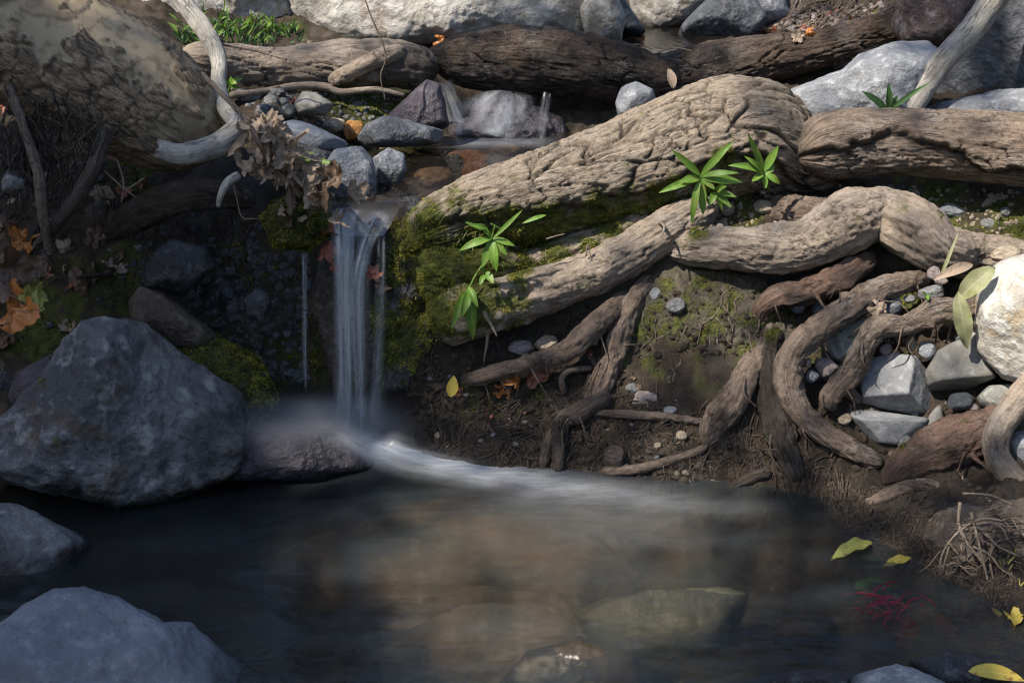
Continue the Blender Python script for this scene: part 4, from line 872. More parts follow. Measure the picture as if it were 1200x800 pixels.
rk('pale sunlit boulder behind the right log', 'boulder', name='boulder', outline=[(905, 120), (930, 100), (985, 84), (1005, 66), (1045, 54), (1085, 51), (1100, 70), (1085, 110), (1060, 150), (1000, 165), (950, 162), (920, 145)], Y=2.96, D=.12, mat=M['r_lgrey'], seed=39, nf=6, facets=[(-.4, .75, .5, .82)], sharp=40, rough=.045)
rk('low pale rock at the foot of the big dark boulder', outline=[(1072, 128), (1110, 116), (1160, 108), (1260, 103), (1280, 150), (1080, 150)], Y=2.88, D=.07, mat=M['r_lgrey'], seed=40, nf=5)
# right bank
rk('mossy olive brown rock face in the middle of the bank', 'rock', name='rock', outline=[(700, 385), (738, 345), (775, 325), (830, 318), (885, 328), (925, 352), (940, 410), (930, 480), (905, 545), (850, 560), (790, 530), (742, 492), (708, 440)], Y=2.475, D=.065, mat=M['r_bank'], seed=41, nf=2, rough=.16, p=2.1, blade=.0028, mamp=.8, skin=170,
   moss=[(805, 332, 40, .3), (790, 385, 80, .46), (750, 390, 45, .56), (850, 370, 55, .42), (800, 440, 60, .48), (860, 430, 40, .35), (905, 370, 30, .6)], wet=[(910, 500, 60, .8), (860, 545, 60, .8)])
rk('largest angular grey stone, flat faced, held by the elbow root', 'stone', name='stone', outline=[(1001, 470), (1010, 445), (1022, 420), (1045, 412), (1072, 417), (1087, 436), (1098, 462), (1086, 489), (1040, 480), (1014, 474)], Y=2.35, D=.05, mat=M['r_slate'], seed=42, nf=3, p=4, facets=[(-.15, .3, .95, .8), (.85, .0, .5, .9), (0, -.8, .5, .8)], sharp=55, rough=.03)
rk('wedge shaped grey stone just below the largest angular stone', 'stone', name='stone', outline=[(997, 484), (1010, 479), (1050, 485), (1087, 489), (1076, 511), (1050, 521), (1024, 518), (1003, 497)], Y=2.31, D=.05, mat=M['r_slate'], seed=43, nf=3, p=4, facets=[(0, .9, .4, .6), (0, -.25, .95, .8)], sharp=55, rough=.03)
rk('olive grey block shaped stone right of the largest angular stone', 'stone', name='stone', outline=[(1085, 437), (1100, 410), (1127, 396), (1142, 388), (1152, 415), (1165, 441), (1140, 454), (1110, 463), (1090, 457)], Y=2.34, D=.05, mat=M['r_slate2'], seed=44, nf=3, p=4, facets=[(0, .25, .95, .75), (.1, -.9, .3, .8)], sharp=55, rough=.03)
rk('greenish pale rounded stone inside the hook shaped root', 'stone', name='stone', outline=[(968, 402), (984, 380), (1010, 368), (1026, 378), (1014, 408), (996, 428), (974, 420)], Y=2.42, D=.045, mat=M['r_green'], seed=45, nf=4)
rk('white boulder in full sun at the right edge', 'boulder', name='boulder', outline=[(1140, 365), (1149, 330), (1170, 307), (1205, 296), (1245, 305), (1268, 360), (1255, 425), (1212, 455), (1176, 442), (1150, 412)], Y=2.30, D=.10, mat=M['r_white'], seed=46, nf=6, rough=.05)
rk('pinkish stone inside the hook shaped root below the greenish stone', 'stone', name='stone', outline=[(953, 420), (972, 419), (984, 430), (967, 447), (957, 434)], Y=2.38, D=.025, mat=M['r_pink'], seed=47, nf=9)
rk('grey white stone against the smooth root at the right edge', 'stone', name='stone', outline=[(1175, 523), (1190, 507), (1240, 498), (1255, 540), (1205, 555)], Y=2.2, D=.05, mat=M['r_lgrey'], seed=48, nf=7)
rk('broken triangular stone between the wedge stone and the reddish root', 'stone', name='stone', outline=[(1080, 508), (1090, 485), (1101, 472), (1107, 492), (1106, 502)], Y=2.29, D=.025, mat=M['r_slate2'], seed=49, nf=6)
rk('pale brown flat stone resting on the bank under the mossy rock', 'stone', name='stone', outline=[(732, 472), (748, 457), (768, 456), (776, 468), (760, 478), (738, 480)], Y=2.405, D=.03, mat=M['r_pink'], seed=50, nf=8)
rk('grey mottled stone below the white boulder', 'stone', name='stone', outline=[(1146, 465), (1160, 452), (1186, 449), (1192, 463), (1172, 480), (1150, 477)], Y=2.28, D=.03, mat=M['r_green'], seed=51, nf=9)
# in and at the pool, near side
rk('pale stone breaking the surface at the bottom edge', 'stone', name='stone', outline=[(975, 812), (1010, 793), (1050, 779), (1076, 784), (1112, 800), (1130, 850), (990, 850)], Y=1.605, D=.06, mat=M['r_lgrey'], seed=52, nf=5, facets=[(0, .8, .5, .7)])
rk('dark wet stone just right of the pale stone at the bottom', 'stone', name='stone', outline=[(1066, 778), (1110, 764), (1160, 769), (1186, 787), (1150, 805), (1095, 805)], Y=1.65, D=.05, mat=M['r_dark'], seed=53, nf=7)
rk('low wet stone at the bottom left of the pale stone', 'stone', name='stone', outline=[(900, 800), (930, 787), (970, 783), (1000, 795), (970, 815), (920, 815)], Y=1.63, D=.05, mat=M['r_dark'], seed=54, nf=7)
rk('olive silted slab lying under the water with its wet rim showing', 'slab', name='stone_slab', outline=[(672, 735), (700, 712), (760, 692), (845, 686), (878, 694), (872, 722), (838, 762), (770, 790), (695, 790)], Y=1.862, D=.055, mat=M['r_olive'], seed=55, nf=3, p=3, facets=[(.0, .55, .8, .8)])
rk('clump of root bound brown soil behind the pale root tangle', 'soil clump', name='soil_clump', outline=[(1085, 640), (1100, 605), (1140, 590), (1200, 590), (1260, 620), (1260, 700), (1190, 705), (1130, 690)], Y=1.97, D=.05, mat=M['r_brown'], seed=70, nf=4, rough=.16)
rk('light brown stone under the water at the bottom centre', 'stone', name='stone', outline=[(585, 800), (618, 764), (680, 750), (745, 772), (765, 825), (600, 840)], Y=1.72, D=.06, mat=M['r_bed'], seed=56, nf=4)
rk('pale stone under the water near the yellow leaves', 'stone', name='stone', outline=[(900, 740), (930, 722), (975, 726), (990, 745), (950, 765), (910, 760)], Y=1.81, D=.04, mat=M['r_bed'], seed=57, nf=5)
def dome(label, x, y, z, rx, ry, rz, mat, seed):
    d, F = cubesphere(48); r = 1 + .10 * fbm(d * 1.8, 3, seed) + .02 * fbm(d * 7, 3, seed + 1)
    V = np.array([x, y, z]) + d * r[:, None] * np.array([rx, ry, rz])
    thing(mesh('boulder', V, F, mat, dict(moss=np.zeros(len(V)), wet=np.zeros(len(V)))), label, 'boulder')
dome('broad brown boulder just under the water in front of the waterfall', -.10, 2.15, -.15, .34, .17, .122, M['r_bed'], 60)
dome('brown silted boulder under the water left of the olive slab', -.02, 1.9, -.17, .2, .12, .11, M['r_bed'], 61)

for k, (px, py, rx, mt, lab) in enumerate([(548, 188, .05, 'r_orange', 'added amber stone lying flat in the middle pool, standing in for an amber reflection'), (590, 176, .05, 'r_tan', 'added tan stone under the water near the fallen trunk, standing in for a warm reflection'), (510, 208, .045, 'r_tan', 'added ochre stone under the water before the lip, standing in for a warm reflection'), (500, 182, .04, 'r_brown', 'added dark brown stone in the middle pool, part of its imitated reflections'), (560, 202, .035, 'r_orange', 'added small amber stone beside the trunk, standing in for an amber reflection'), (470, 228, .035, 'r_brown', 'added brown stone at the lip, part of the imitated reflections')]):  # flat stones added to imitate amber reflections in the water
    c_ = atz(px, py, .425); d_, F_ = cubesphere(18); r_ = 1 + .12 * fbm(d_ * 1.7 + k, 3, k); V_ = c_ + d_ * r_[:, None] * np.array([rx, rx * .6, .024])
    thing(mesh('stone', V_, F_, M[mt], dict(moss=np.zeros(len(V_)), wet=np.full(len(V_), .3))), lab, 'stone')
# small stones, one by one
SM = [  # px, py, rx, ry, mat, Y, label
 (952, 441, 8, 8, 'r_mid', 2.36, 'small blue grey stone inside the hook shaped root'), (947, 425, 5, 6, 'r_tan', 2.36, 'tiny ochre stone touching the inside of the hook shaped root'),
 (1045, 358, 12, 13, 'r_mid', 2.43, 'smooth bluish stone standing in the moss above the elbow root'), (1086, 411, 11, 12, 'r_lgrey', 2.36, 'speckled pale stone between the two largest grey stones'),
 (1038, 409, 8, 7, 'r_pink', 2.36, 'pinkish pebble above the largest angular stone'), (1068, 403, 6, 10, 'r_tan', 2.37, 'brown upright pebble under the elbow root'),
 (1126, 470, 19, 9, 'r_dgrey', 2.29, 'flat dark stone under the olive grey block'), (1140, 478, 7, 6, 'r_pink', 2.28, 'tiny pink pebble under the flat dark stone'),
 (1178, 299, 18, 11, 'r_tan', 2.42, 'tan stone sitting on top beside the white boulder'), (1094, 320, 9, 8, 'r_pink', 2.42, 'round reddish pebble beneath the knuckled root'),
 (1103, 329, 8, 6, 'r_pink', 2.41, 'smaller reddish pebble beside the round one'), (1092, 343, 17, 9, 'r_grey', 2.40, 'flat grey stone in the moss under the reddish pebbles'),
 (1066, 350, 7, 5, 'r_grey', 2.42, 'small flat pebble in the moss beside the bluish stone'), (1060, 519, 9, 13, 'r_green', 2.28, 'pale green stone at the right end of the wedge stone'),
 (990, 491, 9, 7, 'r_tan', 2.32, 'ochre stone at the left end of the wedge stone'), (1115, 247, 17, 8, 'r_lgrey', None, 'pale grey stone on the moss behind the knuckled root'),
 (1157, 263, 11, 7, 'r_grey', None, 'dull grey stone right of the pale stone on the moss'), (733, 353, 10, 9, 'r_grey', None, 'round grey stone under the long tan root'),
 (768, 346, 8, 9, 'r_lgrey', None, 'pale stone beside the round grey one under the tan root'), (792, 358, 13, 9, 'r_grey', None, 'wide grey stone at the top of the mossy rock face'),
 (741, 455, 8, 6, 'r_grey', None, 'small grey pebble above the pale brown flat stone'), (786, 481, 9, 5, 'r_lgrey', None, 'flat pale pebble on the thin level root'),
 (318, 118, 9, 7, 'r_grey', None, 'grey pebble left of the angular stone by the wavy root'), (299, 113, 8, 6, 'r_lgrey', None, 'pale pebble under the end of the wavy root'),
 (337, 130, 11, 9, 'r_slate2', None, 'olive stone touching the angular stone by the wavy root'), (327, 108, 7, 5, 'r_grey', None, 'small pebble close under the wavy root'),
 (309, 128, 9, 7, 'r_mid', None, 'bluish pebble in the row left of the olive stone'), (332, 120, 6, 6, 'r_grey', None, 'tiny pebble between the olive and grey stones'),
 (650, 152, 9, 7, 'r_orange', None, 'orange brown pebble at the foot of the cascades'), (625, 158, 8, 5, 'r_brown', None, 'dark wet pebble in front of the cascades'),
 (820, 108, 9, 6, 'r_grey', None, 'grey pebble in the shade behind the fallen trunk crest'), (852, 245, 11, 8, 'r_tan', None, 'pale stone set in soil under the fallen trunk'),
 (895, 243, 14, 9, 'r_tan', None, 'ochre stone set in soil right of the small plant'), (610, 408, 16, 10, 'r_pink', None, 'brown stone in the dark gap below the long tan root'),
 (640, 402, 16, 10, 'r_tan', None, 'tan stone in the dark gap right of the brown one'), (738, 570, 14, 8, 'r_brown', None, 'wet brown stone at the waterline of the bank'),
 (720, 535, 16, 14, 'r_brown', None, 'rounded brown stone in the wet soil above the waterline'), (935, 358, 9, 9, 'r_mid', 2.47, 'bluish stone in the dark beneath the reddish root'),
 (960, 362, 10, 10, 'r_mid', 2.48, 'bluish grey stone deep in shadow above the hook shaped root'), (400, 212, 6, 5, 'r_pink', 2.6, 'pale pebble against the upright swirled stone'),
 (1083, 575, 9, 8, 'r_grey', 2.2, 'grey pebble over the small arching root'), (115, 250, 14, 16, 'r_brown', None, 'dull brown stone between the slanting root and the rotting log'),
 (1120, 490, 14, 14, 'r_dgrey', 2.32, 'dark stone deep between the olive block and the reddish root')]
for i, (px, py, rx, ry, mt, Y, lab) in enumerate(SM):
    thing(pebble('stone', px, py, rx, ry, mt, Y, seed=i), lab, 'stone')
def poly_in(poly, n, rs):
    P = np.array(poly, float); lo, hi = P.min(0), P.max(0); out = []
    while len(out) < n:
        q = rs.uniform(lo, hi, (n * 2, 2)); ins = np.zeros(len(q), bool)
        for a, b in zip(P, np.roll(P, -1, 0)):
            c = ((a[1] > q[:, 1]) != (b[1] > q[:, 1])) & (q[:, 0] < (b[0] - a[0]) * (q[:, 1] - a[1]) / (b[1] - a[1] + 1e-9) + a[0]); ins ^= c
        out += list(q[ins])
    return np.array(out[:n])
rs = np.random.default_rng(5)
for poly, n, lab, grp, mats in [
    ([(930, 395), (1000, 365), (1150, 330), (1170, 470), (1060, 540), (975, 500)], 46, 'small pebble packed among the roots of the right bank', 'pebbles among the roots of the right bank', ['r_grey', 'r_mid', 'r_pink', 'r_slate2', 'r_tan']),
    ([(500, 410), (700, 440), (870, 490), (860, 560), (620, 550), (500, 510)], 40, 'small pebble stuck in the wet soil of the middle bank', 'pebbles in the middle bank', ['r_brown', 'r_grey', 'r_tan']),
    ([(270, 105), (420, 120), (420, 160), (330, 150)], 16, 'small pebble on the shore left of the middle pool', 'pebbles left of the middle pool', ['r_grey', 'r_mid', 'r_slate2']),
    ([(850, 75), (1040, 40), (1040, 5), (880, 20)], 18, 'small stone on the dirt slope beyond the blackened log', 'stones on the far dirt slope', ['r_grey', 'r_brown', 'r_pink']),
    ([(735, 45), (800, 40), (800, 15), (740, 20)], 8, 'pale stone at the far edge of the upper pool', 'stones at the far edge of the upper pool', ['r_lgrey', 'r_pink']),
    ([(0, 200), (140, 180), (230, 270), (150, 340), (0, 300)], 22, 'small dark stone in the shaded left bank', 'stones in the shaded left bank', ['r_dark', 'r_brown', 'r_grey']),
    ([(780, 105), (900, 110), (900, 125), (800, 120)], 10, 'small stone on the shore behind the fallen trunk', 'stones behind the fallen trunk', ['r_grey', 'r_brown']),
    ([(950, 215), (1190, 225), (1190, 275), (1110, 265), (1000, 235)], 16, 'small stone in the mossy soil under the right log', 'stones under the right log', ['r_grey', 'r_tan', 'r_brown'])]:
    for i, (px, py) in enumerate(poly_in(poly, n, rs)):
        r = rs.uniform(2.2, 6.5) * (1.0 if py > 100 else .8)
        thing(pebble('pebble', px, py, r * rs.uniform(.9, 1.4), r * rs.uniform(.7, 1), mats[i % len(mats)], None, seed=i, lift=.35), lab, 'pebble', grp)
# ================================================================== FALLING WATER
def ribbon(mb, pts, thick=.008, dens=1., nv=33, bulge=1., fin=.06):
    """one sheet of falling water: a closed lens section swept down its path"""
    P = np.array([at(a, b, c) for a, b, c, w in pts]); w = np.array([p[3] * mpp(q) for p, q in zip(pts, P)])
    A = catmull(np.column_stack([P, w]), 70); C, W2 = A[:, :3], A[:, 3]
    T = np.gradient(C, axis=0); T /= np.linalg.norm(T, axis=1)[:, None]
    S = np.array([1., 0, 0]) - T * T[:, :1]; S /= np.linalg.norm(S, axis=1)[:, None]; N = np.cross(S, T); N *= np.sign(-N[:, 1:2] + 1e-9)
    v = np.linspace(-1, 1, nv); al = np.linspace(0, 1, 70)
    front = C[:, None] + S[:, None] * (v[None, :, None] * W2[:, None, None]) + N[:, None] * ((bulge * .5 * (1 - v ** 2))[None, :, None] * W2[:, None, None] * .7)
    V = front.reshape(-1, 3)
    i = np.arange(70 * nv).reshape(70, nv); F = np.stack([i[:-1, :-1], i[:-1, 1:], i[1:, 1:], i[1:, :-1]], -1).reshape(-1, 4)
    back = V - np.repeat(N, nv, 0) * thick * (1 - np.tile(v, 70) ** 2)[:, None]
    ac = np.tile(v, 70); a2 = np.repeat(al, nv); fade = sst(0, fin, a2) * (1 - (.55 if fin < .3 else 1) * sst(.9 if fin < .3 else .5, 1, a2)) * dens
    k = len(mb.V) * 1.7
    mb.add(V, F, across=ac, along=a2 + k, dens=fade); mb.add(back, F[:, ::-1], across=ac, along=a2 + k + .3, dens=fade * .5)
root = empty('waterfall', at(415, 500, 2.43)); thing(root, 'silky waterfall pouring over the lip between two mossy banks', 'waterfall')
b = MB(); ribbon(b, [(404, 250, 2.53, 24), (403, 262, 2.485, 20), (404, 300, 2.455, 17), (405, 380, 2.435, 17), (406, 450, 2.43, 18), (408, 512, 2.43, 22)], dens=.85); ribbon(b, [(398, 254, 2.51, 13), (399, 300, 2.45, 9), (400, 400, 2.428, 8), (399, 508, 2.425, 11)], dens=.4)
b.build('left_stream', M['fall'], root)['label'] = 'brightest straight left stream of the waterfall'
b = MB(); ribbon(b, [(446, 253, 2.52, 17), (438, 268, 2.48, 13), (427, 295, 2.46, 10), (420, 335, 2.44, 12), (420, 400, 2.43, 13), (422, 460, 2.43, 14), (424, 512, 2.43, 18)], dens=.65)
b.build('right_stream', M['fall'], root)['label'] = 'curved right stream of the waterfall'
b = MB(); ribbon(b, [(424, 248, 2.535, 44), (420, 268, 2.495, 30), (418, 320, 2.468, 26), (418, 400, 2.455, 28), (420, 510, 2.45, 36)], dens=.34, bulge=.3); ribbon(b, [(447, 262, 2.50, 7), (447, 300, 2.47, 7), (446, 350, 2.45, 10), (444, 420, 2.44, 13), (440, 508, 2.43, 18)], dens=.26)
b.build('veil', M['fall'], root)
o = MB(); ribbon(o, [(357, 290, 2.50, 5), (357, 330, 2.475, 4), (357, 400, 2.465, 4.5), (358, 460, 2.46, 6)], dens=.5)
thing(o.build('waterfall', M['fall']), 'thin trickle falling straight down left of the main waterfall', 'waterfall')
o = MB(); ribbon(o, [(517, 98, 3.215, 14), (522, 108, 3.205, 16), (530, 128, 3.19, 20), (540, 160, 3.17, 30)], dens=.42)
thing(o.build('waterfall', M['fall']), 'small grey cascade between the ends of two logs', 'waterfall')
o = MB(); ribbon(o, [(641, 108, 3.19, 6), (640, 118, 3.18, 7), (637, 140, 3.165, 9), (634, 166, 3.15, 14)], dens=.2)
thing(o.build('waterfall', M['fall']), 'narrow jet dropping from the middle of the dark log', 'waterfall')
o = MB(); ribbon(o, [(592, 110, 3.20, 34), (588, 120, 3.15, 44), (582, 138, 3.12, 56), (575, 162, 3.09, 70)], dens=.5, bulge=.4)
thing(o.build('waterfall', M['fall']), 'misty sheet of water spread over the wet rock under the dark log', 'waterfall')
def mist(name, px, py, Y, s, dens, label, rot=0):
    d, F = cubesphere(12)
    o = mesh(name, d, F, mist_mat(name + '_air', dens), origin=(0, 0, 0)); o.location = at(px, py, Y); o.scale = s; o.rotation_euler = (0, 0, rot)
    kind(o, 'stuff', label)
o = MB(); ribbon(o, [(392, 488, 2.42, 26), (408, 503, 2.33, 30), (438, 522, 2.262, 30), (500, 541, 2.243, 28), (610, 562, 2.22, 26)], dens=.5, bulge=.12, fin=.5); ribbon(o, [(380, 494, 2.40, 30), (405, 508, 2.31, 34), (440, 526, 2.258, 34), (490, 540, 2.242, 34)], dens=.3, bulge=.1, fin=.6)
thing(o.build('water_slide', M['rush']), 'white silky rush of water sliding from the foot of the waterfall into the pool', 'water rush')
mist('spray', 400, 502, 2.34, (.17, .12, .08), 6, 'soft spray at the foot of the waterfall')
mist('spray', 335, 496, 2.29, (.20, .12, .06), 4.5, 'thin spray drifting over the purple rock')

# ================================================================== PLANTS
def plant(label, node, leaves, stems, Y, mat='green', name='seedling_plant', grp=None, wid=9.):
    base = at(*stems[0][0], Y); root = empty(name, base); thing(root, label, 'plant', grp)
    b = MB()
    for st in stems:
        b.wire([at(x, y, Y - .012 * k) for k, (x, y) in enumerate(st)], np.linspace(1.7, .9, len(st)) * mpp(base))
    b.build('stem', M[mat], root)
    for k, L in enumerate(leaves):
        bx, by, tx, ty = L[:4]; w = L[4] if len(L) > 4 else wid; dy = L[5] if len(L) > 5 else rs.uniform(-.03, .005)
        q = MB(); V, F, ac, al = lance(at(bx, by, Y - .02), at(tx, ty, Y - .02 + dy), w * rs.uniform(.65, 1.2) * mpp(base), up=(rs.uniform(-.4, .4), -.9, .6), bend=rs.uniform(-.02, .18), fold=rs.uniform(.1, .5), ripple=rs.uniform(0, .06))
        q.add(V, F, across=ac, along=al); q.build('leaf', M[mat], root)
plant('leafy green seedling drooping from the mossy root end, its lower leaves hanging', 0,
      [(577, 279, 538, 294, 10), (577, 279, 603, 288, 10), (576, 281, 565, 313, 11), (578, 281, 582, 318, 11), (578, 279, 612, 246, 7), (576, 279, 556, 262, 7), (579, 280, 594, 299, 8), (572, 268, 552, 264, 6),
       (547, 340, 529, 385, 10), (549, 340, 540, 372, 9), (550, 338, 554, 398, 12), (549, 336, 560, 360, 7), (570, 318, 578, 332, 8), (568, 322, 562, 334, 7)],
      [[(572, 330), (566, 305), (576, 280), (580, 264)], [(566, 310), (556, 325), (548, 342)]], 2.44)
plant('largest green seedling with long narrow leaves growing on the trunk', 0,
      [(821, 206, 787, 176, 9), (821, 206, 859, 166, 9), (822, 208, 870, 214, 10), (822, 207, 866, 203, 8), (820, 208, 772, 226, 10), (820, 209, 796, 213, 9), (820, 210, 811, 263, 12), (822, 210, 824, 252, 11), (821, 208, 838, 222, 8),
       (838, 226, 846, 247, 9), (838, 226, 863, 231, 9), (838, 225, 832, 240, 8), (839, 225, 852, 218, 7), (838, 226, 857, 243, 8)],
      [[(832, 240), (824, 222), (821, 206)], [(834, 240), (838, 225)]], 2.53)
plant('mid sized green seedling right of the largest seedling under the trunk crest', 0,
      [(895, 201, 876, 157, 9), (895, 201, 912, 171, 10), (895, 202, 853, 194, 8), (894, 202, 872, 183, 8), (895, 203, 897, 221, 9), (896, 203, 914, 216, 9), (894, 203, 881, 213, 9), (896, 202, 908, 196, 7)],
      [[(901, 222), (897, 212), (895, 201)]], 2.60)
plant('bluish green seedling with one long curved leaf in front of the pale boulder', 0,
      [(1041, 131, 1010, 107, 8), (1041, 131, 1041, 98, 8), (1041, 131, 1052, 112, 7), (1041, 131, 1028, 117, 6), (1042, 130, 1090, 97, 5), (1041, 131, 1052, 126, 5)],
      [[(1042, 140), (1041, 130)]], 2.70, 'dkgreen')
plant('small plant with two flat leaves at the edge of the dry leaf clump', 0, [(352, 184, 391, 192, 9), (352, 184, 368, 179, 6), (353, 185, 374, 196, 6)], [[(346, 192), (352, 184)]], 2.60)
plant('tiny green sprig behind the white branch', 0, [(270, 100, 284, 92, 7), (270, 100, 262, 94, 6), (270, 101, 280, 103, 6), (270, 100, 272, 89, 5)], [[(268, 108), (270, 100)]], 2.9)
plant('trailing light green plant hanging over the far rocks', 0, [(760, 2, 754, 12, 5), (760, 4, 768, 14, 5), (759, 8, 763, 22, 5), (757, 12, 750, 22, 4), (785, 36, 795, 28, 4), (762, -2, 752, 2, 5), (768, 30, 780, 38, 4)], [[(764, -8), (760, 2), (758, 16), (764, 28), (780, 36)]], 4.1)
plant('tiny bright seedling in the moss under the flat grey stone', 0, [(1086, 346, 1080, 342, 4), (1086, 346, 1092, 341, 4), (1086, 346, 1088, 352, 4)], [[(1085, 352), (1086, 346)]], 2.38)
plant('pair of grass like shoots rising from the long tan root', 0, [(640, 252, 612, 262, 4), (545, 260, 575, 272, 4)], [[(590, 270), (575, 262)]], 2.48)

def grass(poly, n, hpx, label, mat, Y=None, wid=2.2, lean=.5):
    b = MB()
    for px, py in poly_in(poly, n, rs):
        p = at(px, py, Y) if Y else hit(px, py); m = mpp(p); L = rs.uniform(.5, 1.2) * hpx * m
        dr = np.array([rs.normal() * lean, rs.normal() * lean * .6 - .15, 1.]); dr /= np.linalg.norm(dr)
        V, F, ac, al = lance(p, p + dr * L, wid * m * rs.uniform(.7, 1.3), up=(rs.normal() * .5, -.8, .5), bend=rs.uniform(-.2, .2), nl=6)
        b.add(V, F, across=ac, along=al)
    kind(b.build('grass', M[mat]), 'stuff', label)
grass([(205, 30), (260, 18), (340, 30), (352, 48), (300, 56), (215, 50)], 90, 20, 'bright green grass growing in front of the pale brown boulder', 'green', wid=2.6, lean=.8)
grass([(205, 32), (260, 24), (345, 36), (352, 50), (300, 58), (215, 54)], 170, 15, 'short dull grass in front of the pale brown boulder', 'dkgreen', wid=2.4, lean=1.0)
grass([(225, 52), (255, 56), (252, 66), (228, 64)], 14, 16, 'short grass beside the white branch', 'green')
grass([(1150, 640), (1195, 640), (1195, 690), (1165, 680)], 14, 20, 'thin grass blades in the root tangle at right', 'ygreen', wid=1.6)
grass([(520, 268), (600, 300), (690, 285), (620, 330), (500, 330)], 26, 15, 'fine dry grass on the mossy root', 'wither', 2.48, 1.1)

# ================================================================== LEAVES
def leaf_thing(label, px, py, size, mat, Y=None, nrm=(0, -.6, .8), curl=.6, grp=None, lobes=5, lift=.3, nm='dry_leaf', cat='leaf'):
    p = at(px, py, Y) if Y else hit(px, py); m = mpp(p); d = ray(px, py)
    p = p - d / np.linalg.norm(d) * size * m * lift
    V, F, ac, al = lobed(p, size * m, rs, curl, nrm, lobes)
    q = MB(); q.add(V, F, across=ac, along=al)
    thing(q.build(nm, M[mat]), label, cat, grp)
def blade_thing(label, b, t, w, mat, Yb, Yt, up=(0, -.6, .8), bend=.1, fold=.2, ripple=0., grp=None, nm='leaf'):
    q = MB(); P = at(*b, Yb); V, F, ac, al = lance(P, at(*t, Yt), w * mpp(P), up, bend, fold, 16, ripple); q.add(V, F, across=ac, along=al)
    thing(q.build(nm, M[mat]), label, 'leaf', grp)
for i in range(58):
    t = rs.uniform(0, 1) ** .9; px = 300 + t * 55 + rs.normal() * (11 + 13 * t); py = 146 + t * 76 + rs.normal() * (9 + 9 * t)
    leaf_thing('dry brown leaf caught in the clump below the white branch', px, py, rs.uniform(9, 24), 'dry' if rs.random() < .86 else 'drydk', 2.47 + rs.uniform(-.06, .05) - .02 * t, (rs.normal() * .6, -.8, .4), 1.0, 'dry leaves clumped below the white branch', lobes=int(rs.choice([3, 5, 5])), lift=0)
for i in range(22):
    t = rs.uniform(0, 1); px = 292 + t * 72 + rs.normal() * 9; py = 150 + t * 70 + rs.normal() * 10; a = rs.uniform(.6, 2.3); L = rs.uniform(18, 46); Y = 2.40 + rs.uniform(-.02, .05)
    blade_thing('long dry strip of leaf hanging in the clump below the white branch', (px, py), (px + math.cos(a) * L, py + math.sin(a) * L), rs.uniform(4, 10), 'dry' if i % 4 else 'drydk', Y, Y - rs.uniform(-.03, .03), (rs.normal(), -1, .3), rs.uniform(-.2, .25), .5, .15, 'dry leaf strips below the white branch', 'dry_leaf')
for poly, n, lab, grp in [([(180, 48), (520, 56), (500, 66), (200, 66)], 26, 'small dead leaf on the shore below the pale boulders', 'dead leaves below the pale boulders'), ([(860, 60), (1040, 36), (1040, 5), (880, 15)], 26, 'small dead leaf on the far dirt slope', 'dead leaves on the far dirt slope'), ([(260, 105), (420, 112), (420, 150), (300, 140)], 14, 'small dead leaf among the pebbles by the middle pool', 'dead leaves by the middle pool')]:
    for i, (px, py) in enumerate(poly_in(poly, n, rs)):
        leaf_thing(lab, px, py, rs.uniform(4, 8), ['drydk', 'dry', 'drydk', 'redlf'][i % 4], None, (rs.normal() * .5, -.6, .7), .9, grp)
for (px, py, s, mt, lab) in [(12, 318, 40, 'drydk', 'broad dull brown leaf at the left edge above the orange leaf'), (14, 368, 44, 'orange', 'large curled orange brown leaf at the left edge'), (40, 345, 20, 'ygreen', 'small ochre leaf beside the large orange leaf'),
                             (30, 280, 24, 'orange', 'orange brown leaf at the foot of the hanging roots'), (88, 148, 15, 'yellow', 'yellow leaf hanging among the roots under the sycamore trunk'), (85, 175, 26, 'dry', 'large pale brown leaf among the roots under the sycamore trunk'),
                             (55, 305, 24, 'drydk', 'dark brown leaf right of the hanging roots'), (90, 335, 24, 'drydk', 'black brown leaf lying behind the boulder'), (110, 318, 20, 'drydk', 'dark curled leaf on the moss by the thin root'),
                             (605, 445, 16, 'orange', 'orange brown leaf under the broken root'), (622, 440, 18, 'redlf', 'red brown leaf tucked under the broken root'), (585, 458, 9, 'orange', 'small orange leaf below the broken root'), (597, 462, 7, 'orange', 'smallest orange leaf below the broken root'),
                             (935, 43, 9, 'dry', 'pale dry leaf on top of the blackened log'), (948, 38, 8, 'orange', 'orange leaf on top of the blackened log'), (998, 25, 7, 'orange', 'upright orange leaf on the far dirt slope'),
                             (517, 47, 11, 'orange', 'rust orange leaf against the long pale boulder'), (385, 272, 15, 'redlf', 'dark red wet leaf stuck at the left of the waterfall lip'), (381, 292, 17, 'redlf', 'larger dark red wet leaf left of the falling water'), (388, 258, 9, 'drydk', 'small wet leaf pinned on the waterfall lip'), (393, 312, 12, 'redlf', 'red wet leaf lowest beside the falling water'),
                             (440, 320, 12, 'redlf', 'brown red leaf caught between the two streams of the fall'), (447, 335, 12, 'drydk', 'dark leaf caught under the red one between the streams'), (438, 270, 10, 'drydk', 'wet brown leaf under the top of the right stream'),
                             (1030, 362, 14, 'dry', 'brown folded leaf on the elbow root'), (700, 430, 9, 'drydk', 'dead leaf crumb on the bank by the hooked root')]:
    Y = {605: 2.42, 622: 2.44, 385: 2.47, 381: 2.47, 388: 2.49, 393: 2.46, 440: 2.47, 447: 2.47, 438: 2.49, 1030: 2.36, 12: 2.40, 14: 2.36, 40: 2.37, 517: 3.5, 935: 3.30, 948: 3.30}.get(px)
    leaf_thing(lab, px, py, s, mt, Y, curl=.9, nrm=(rs.normal() * .3, -.85, .5))
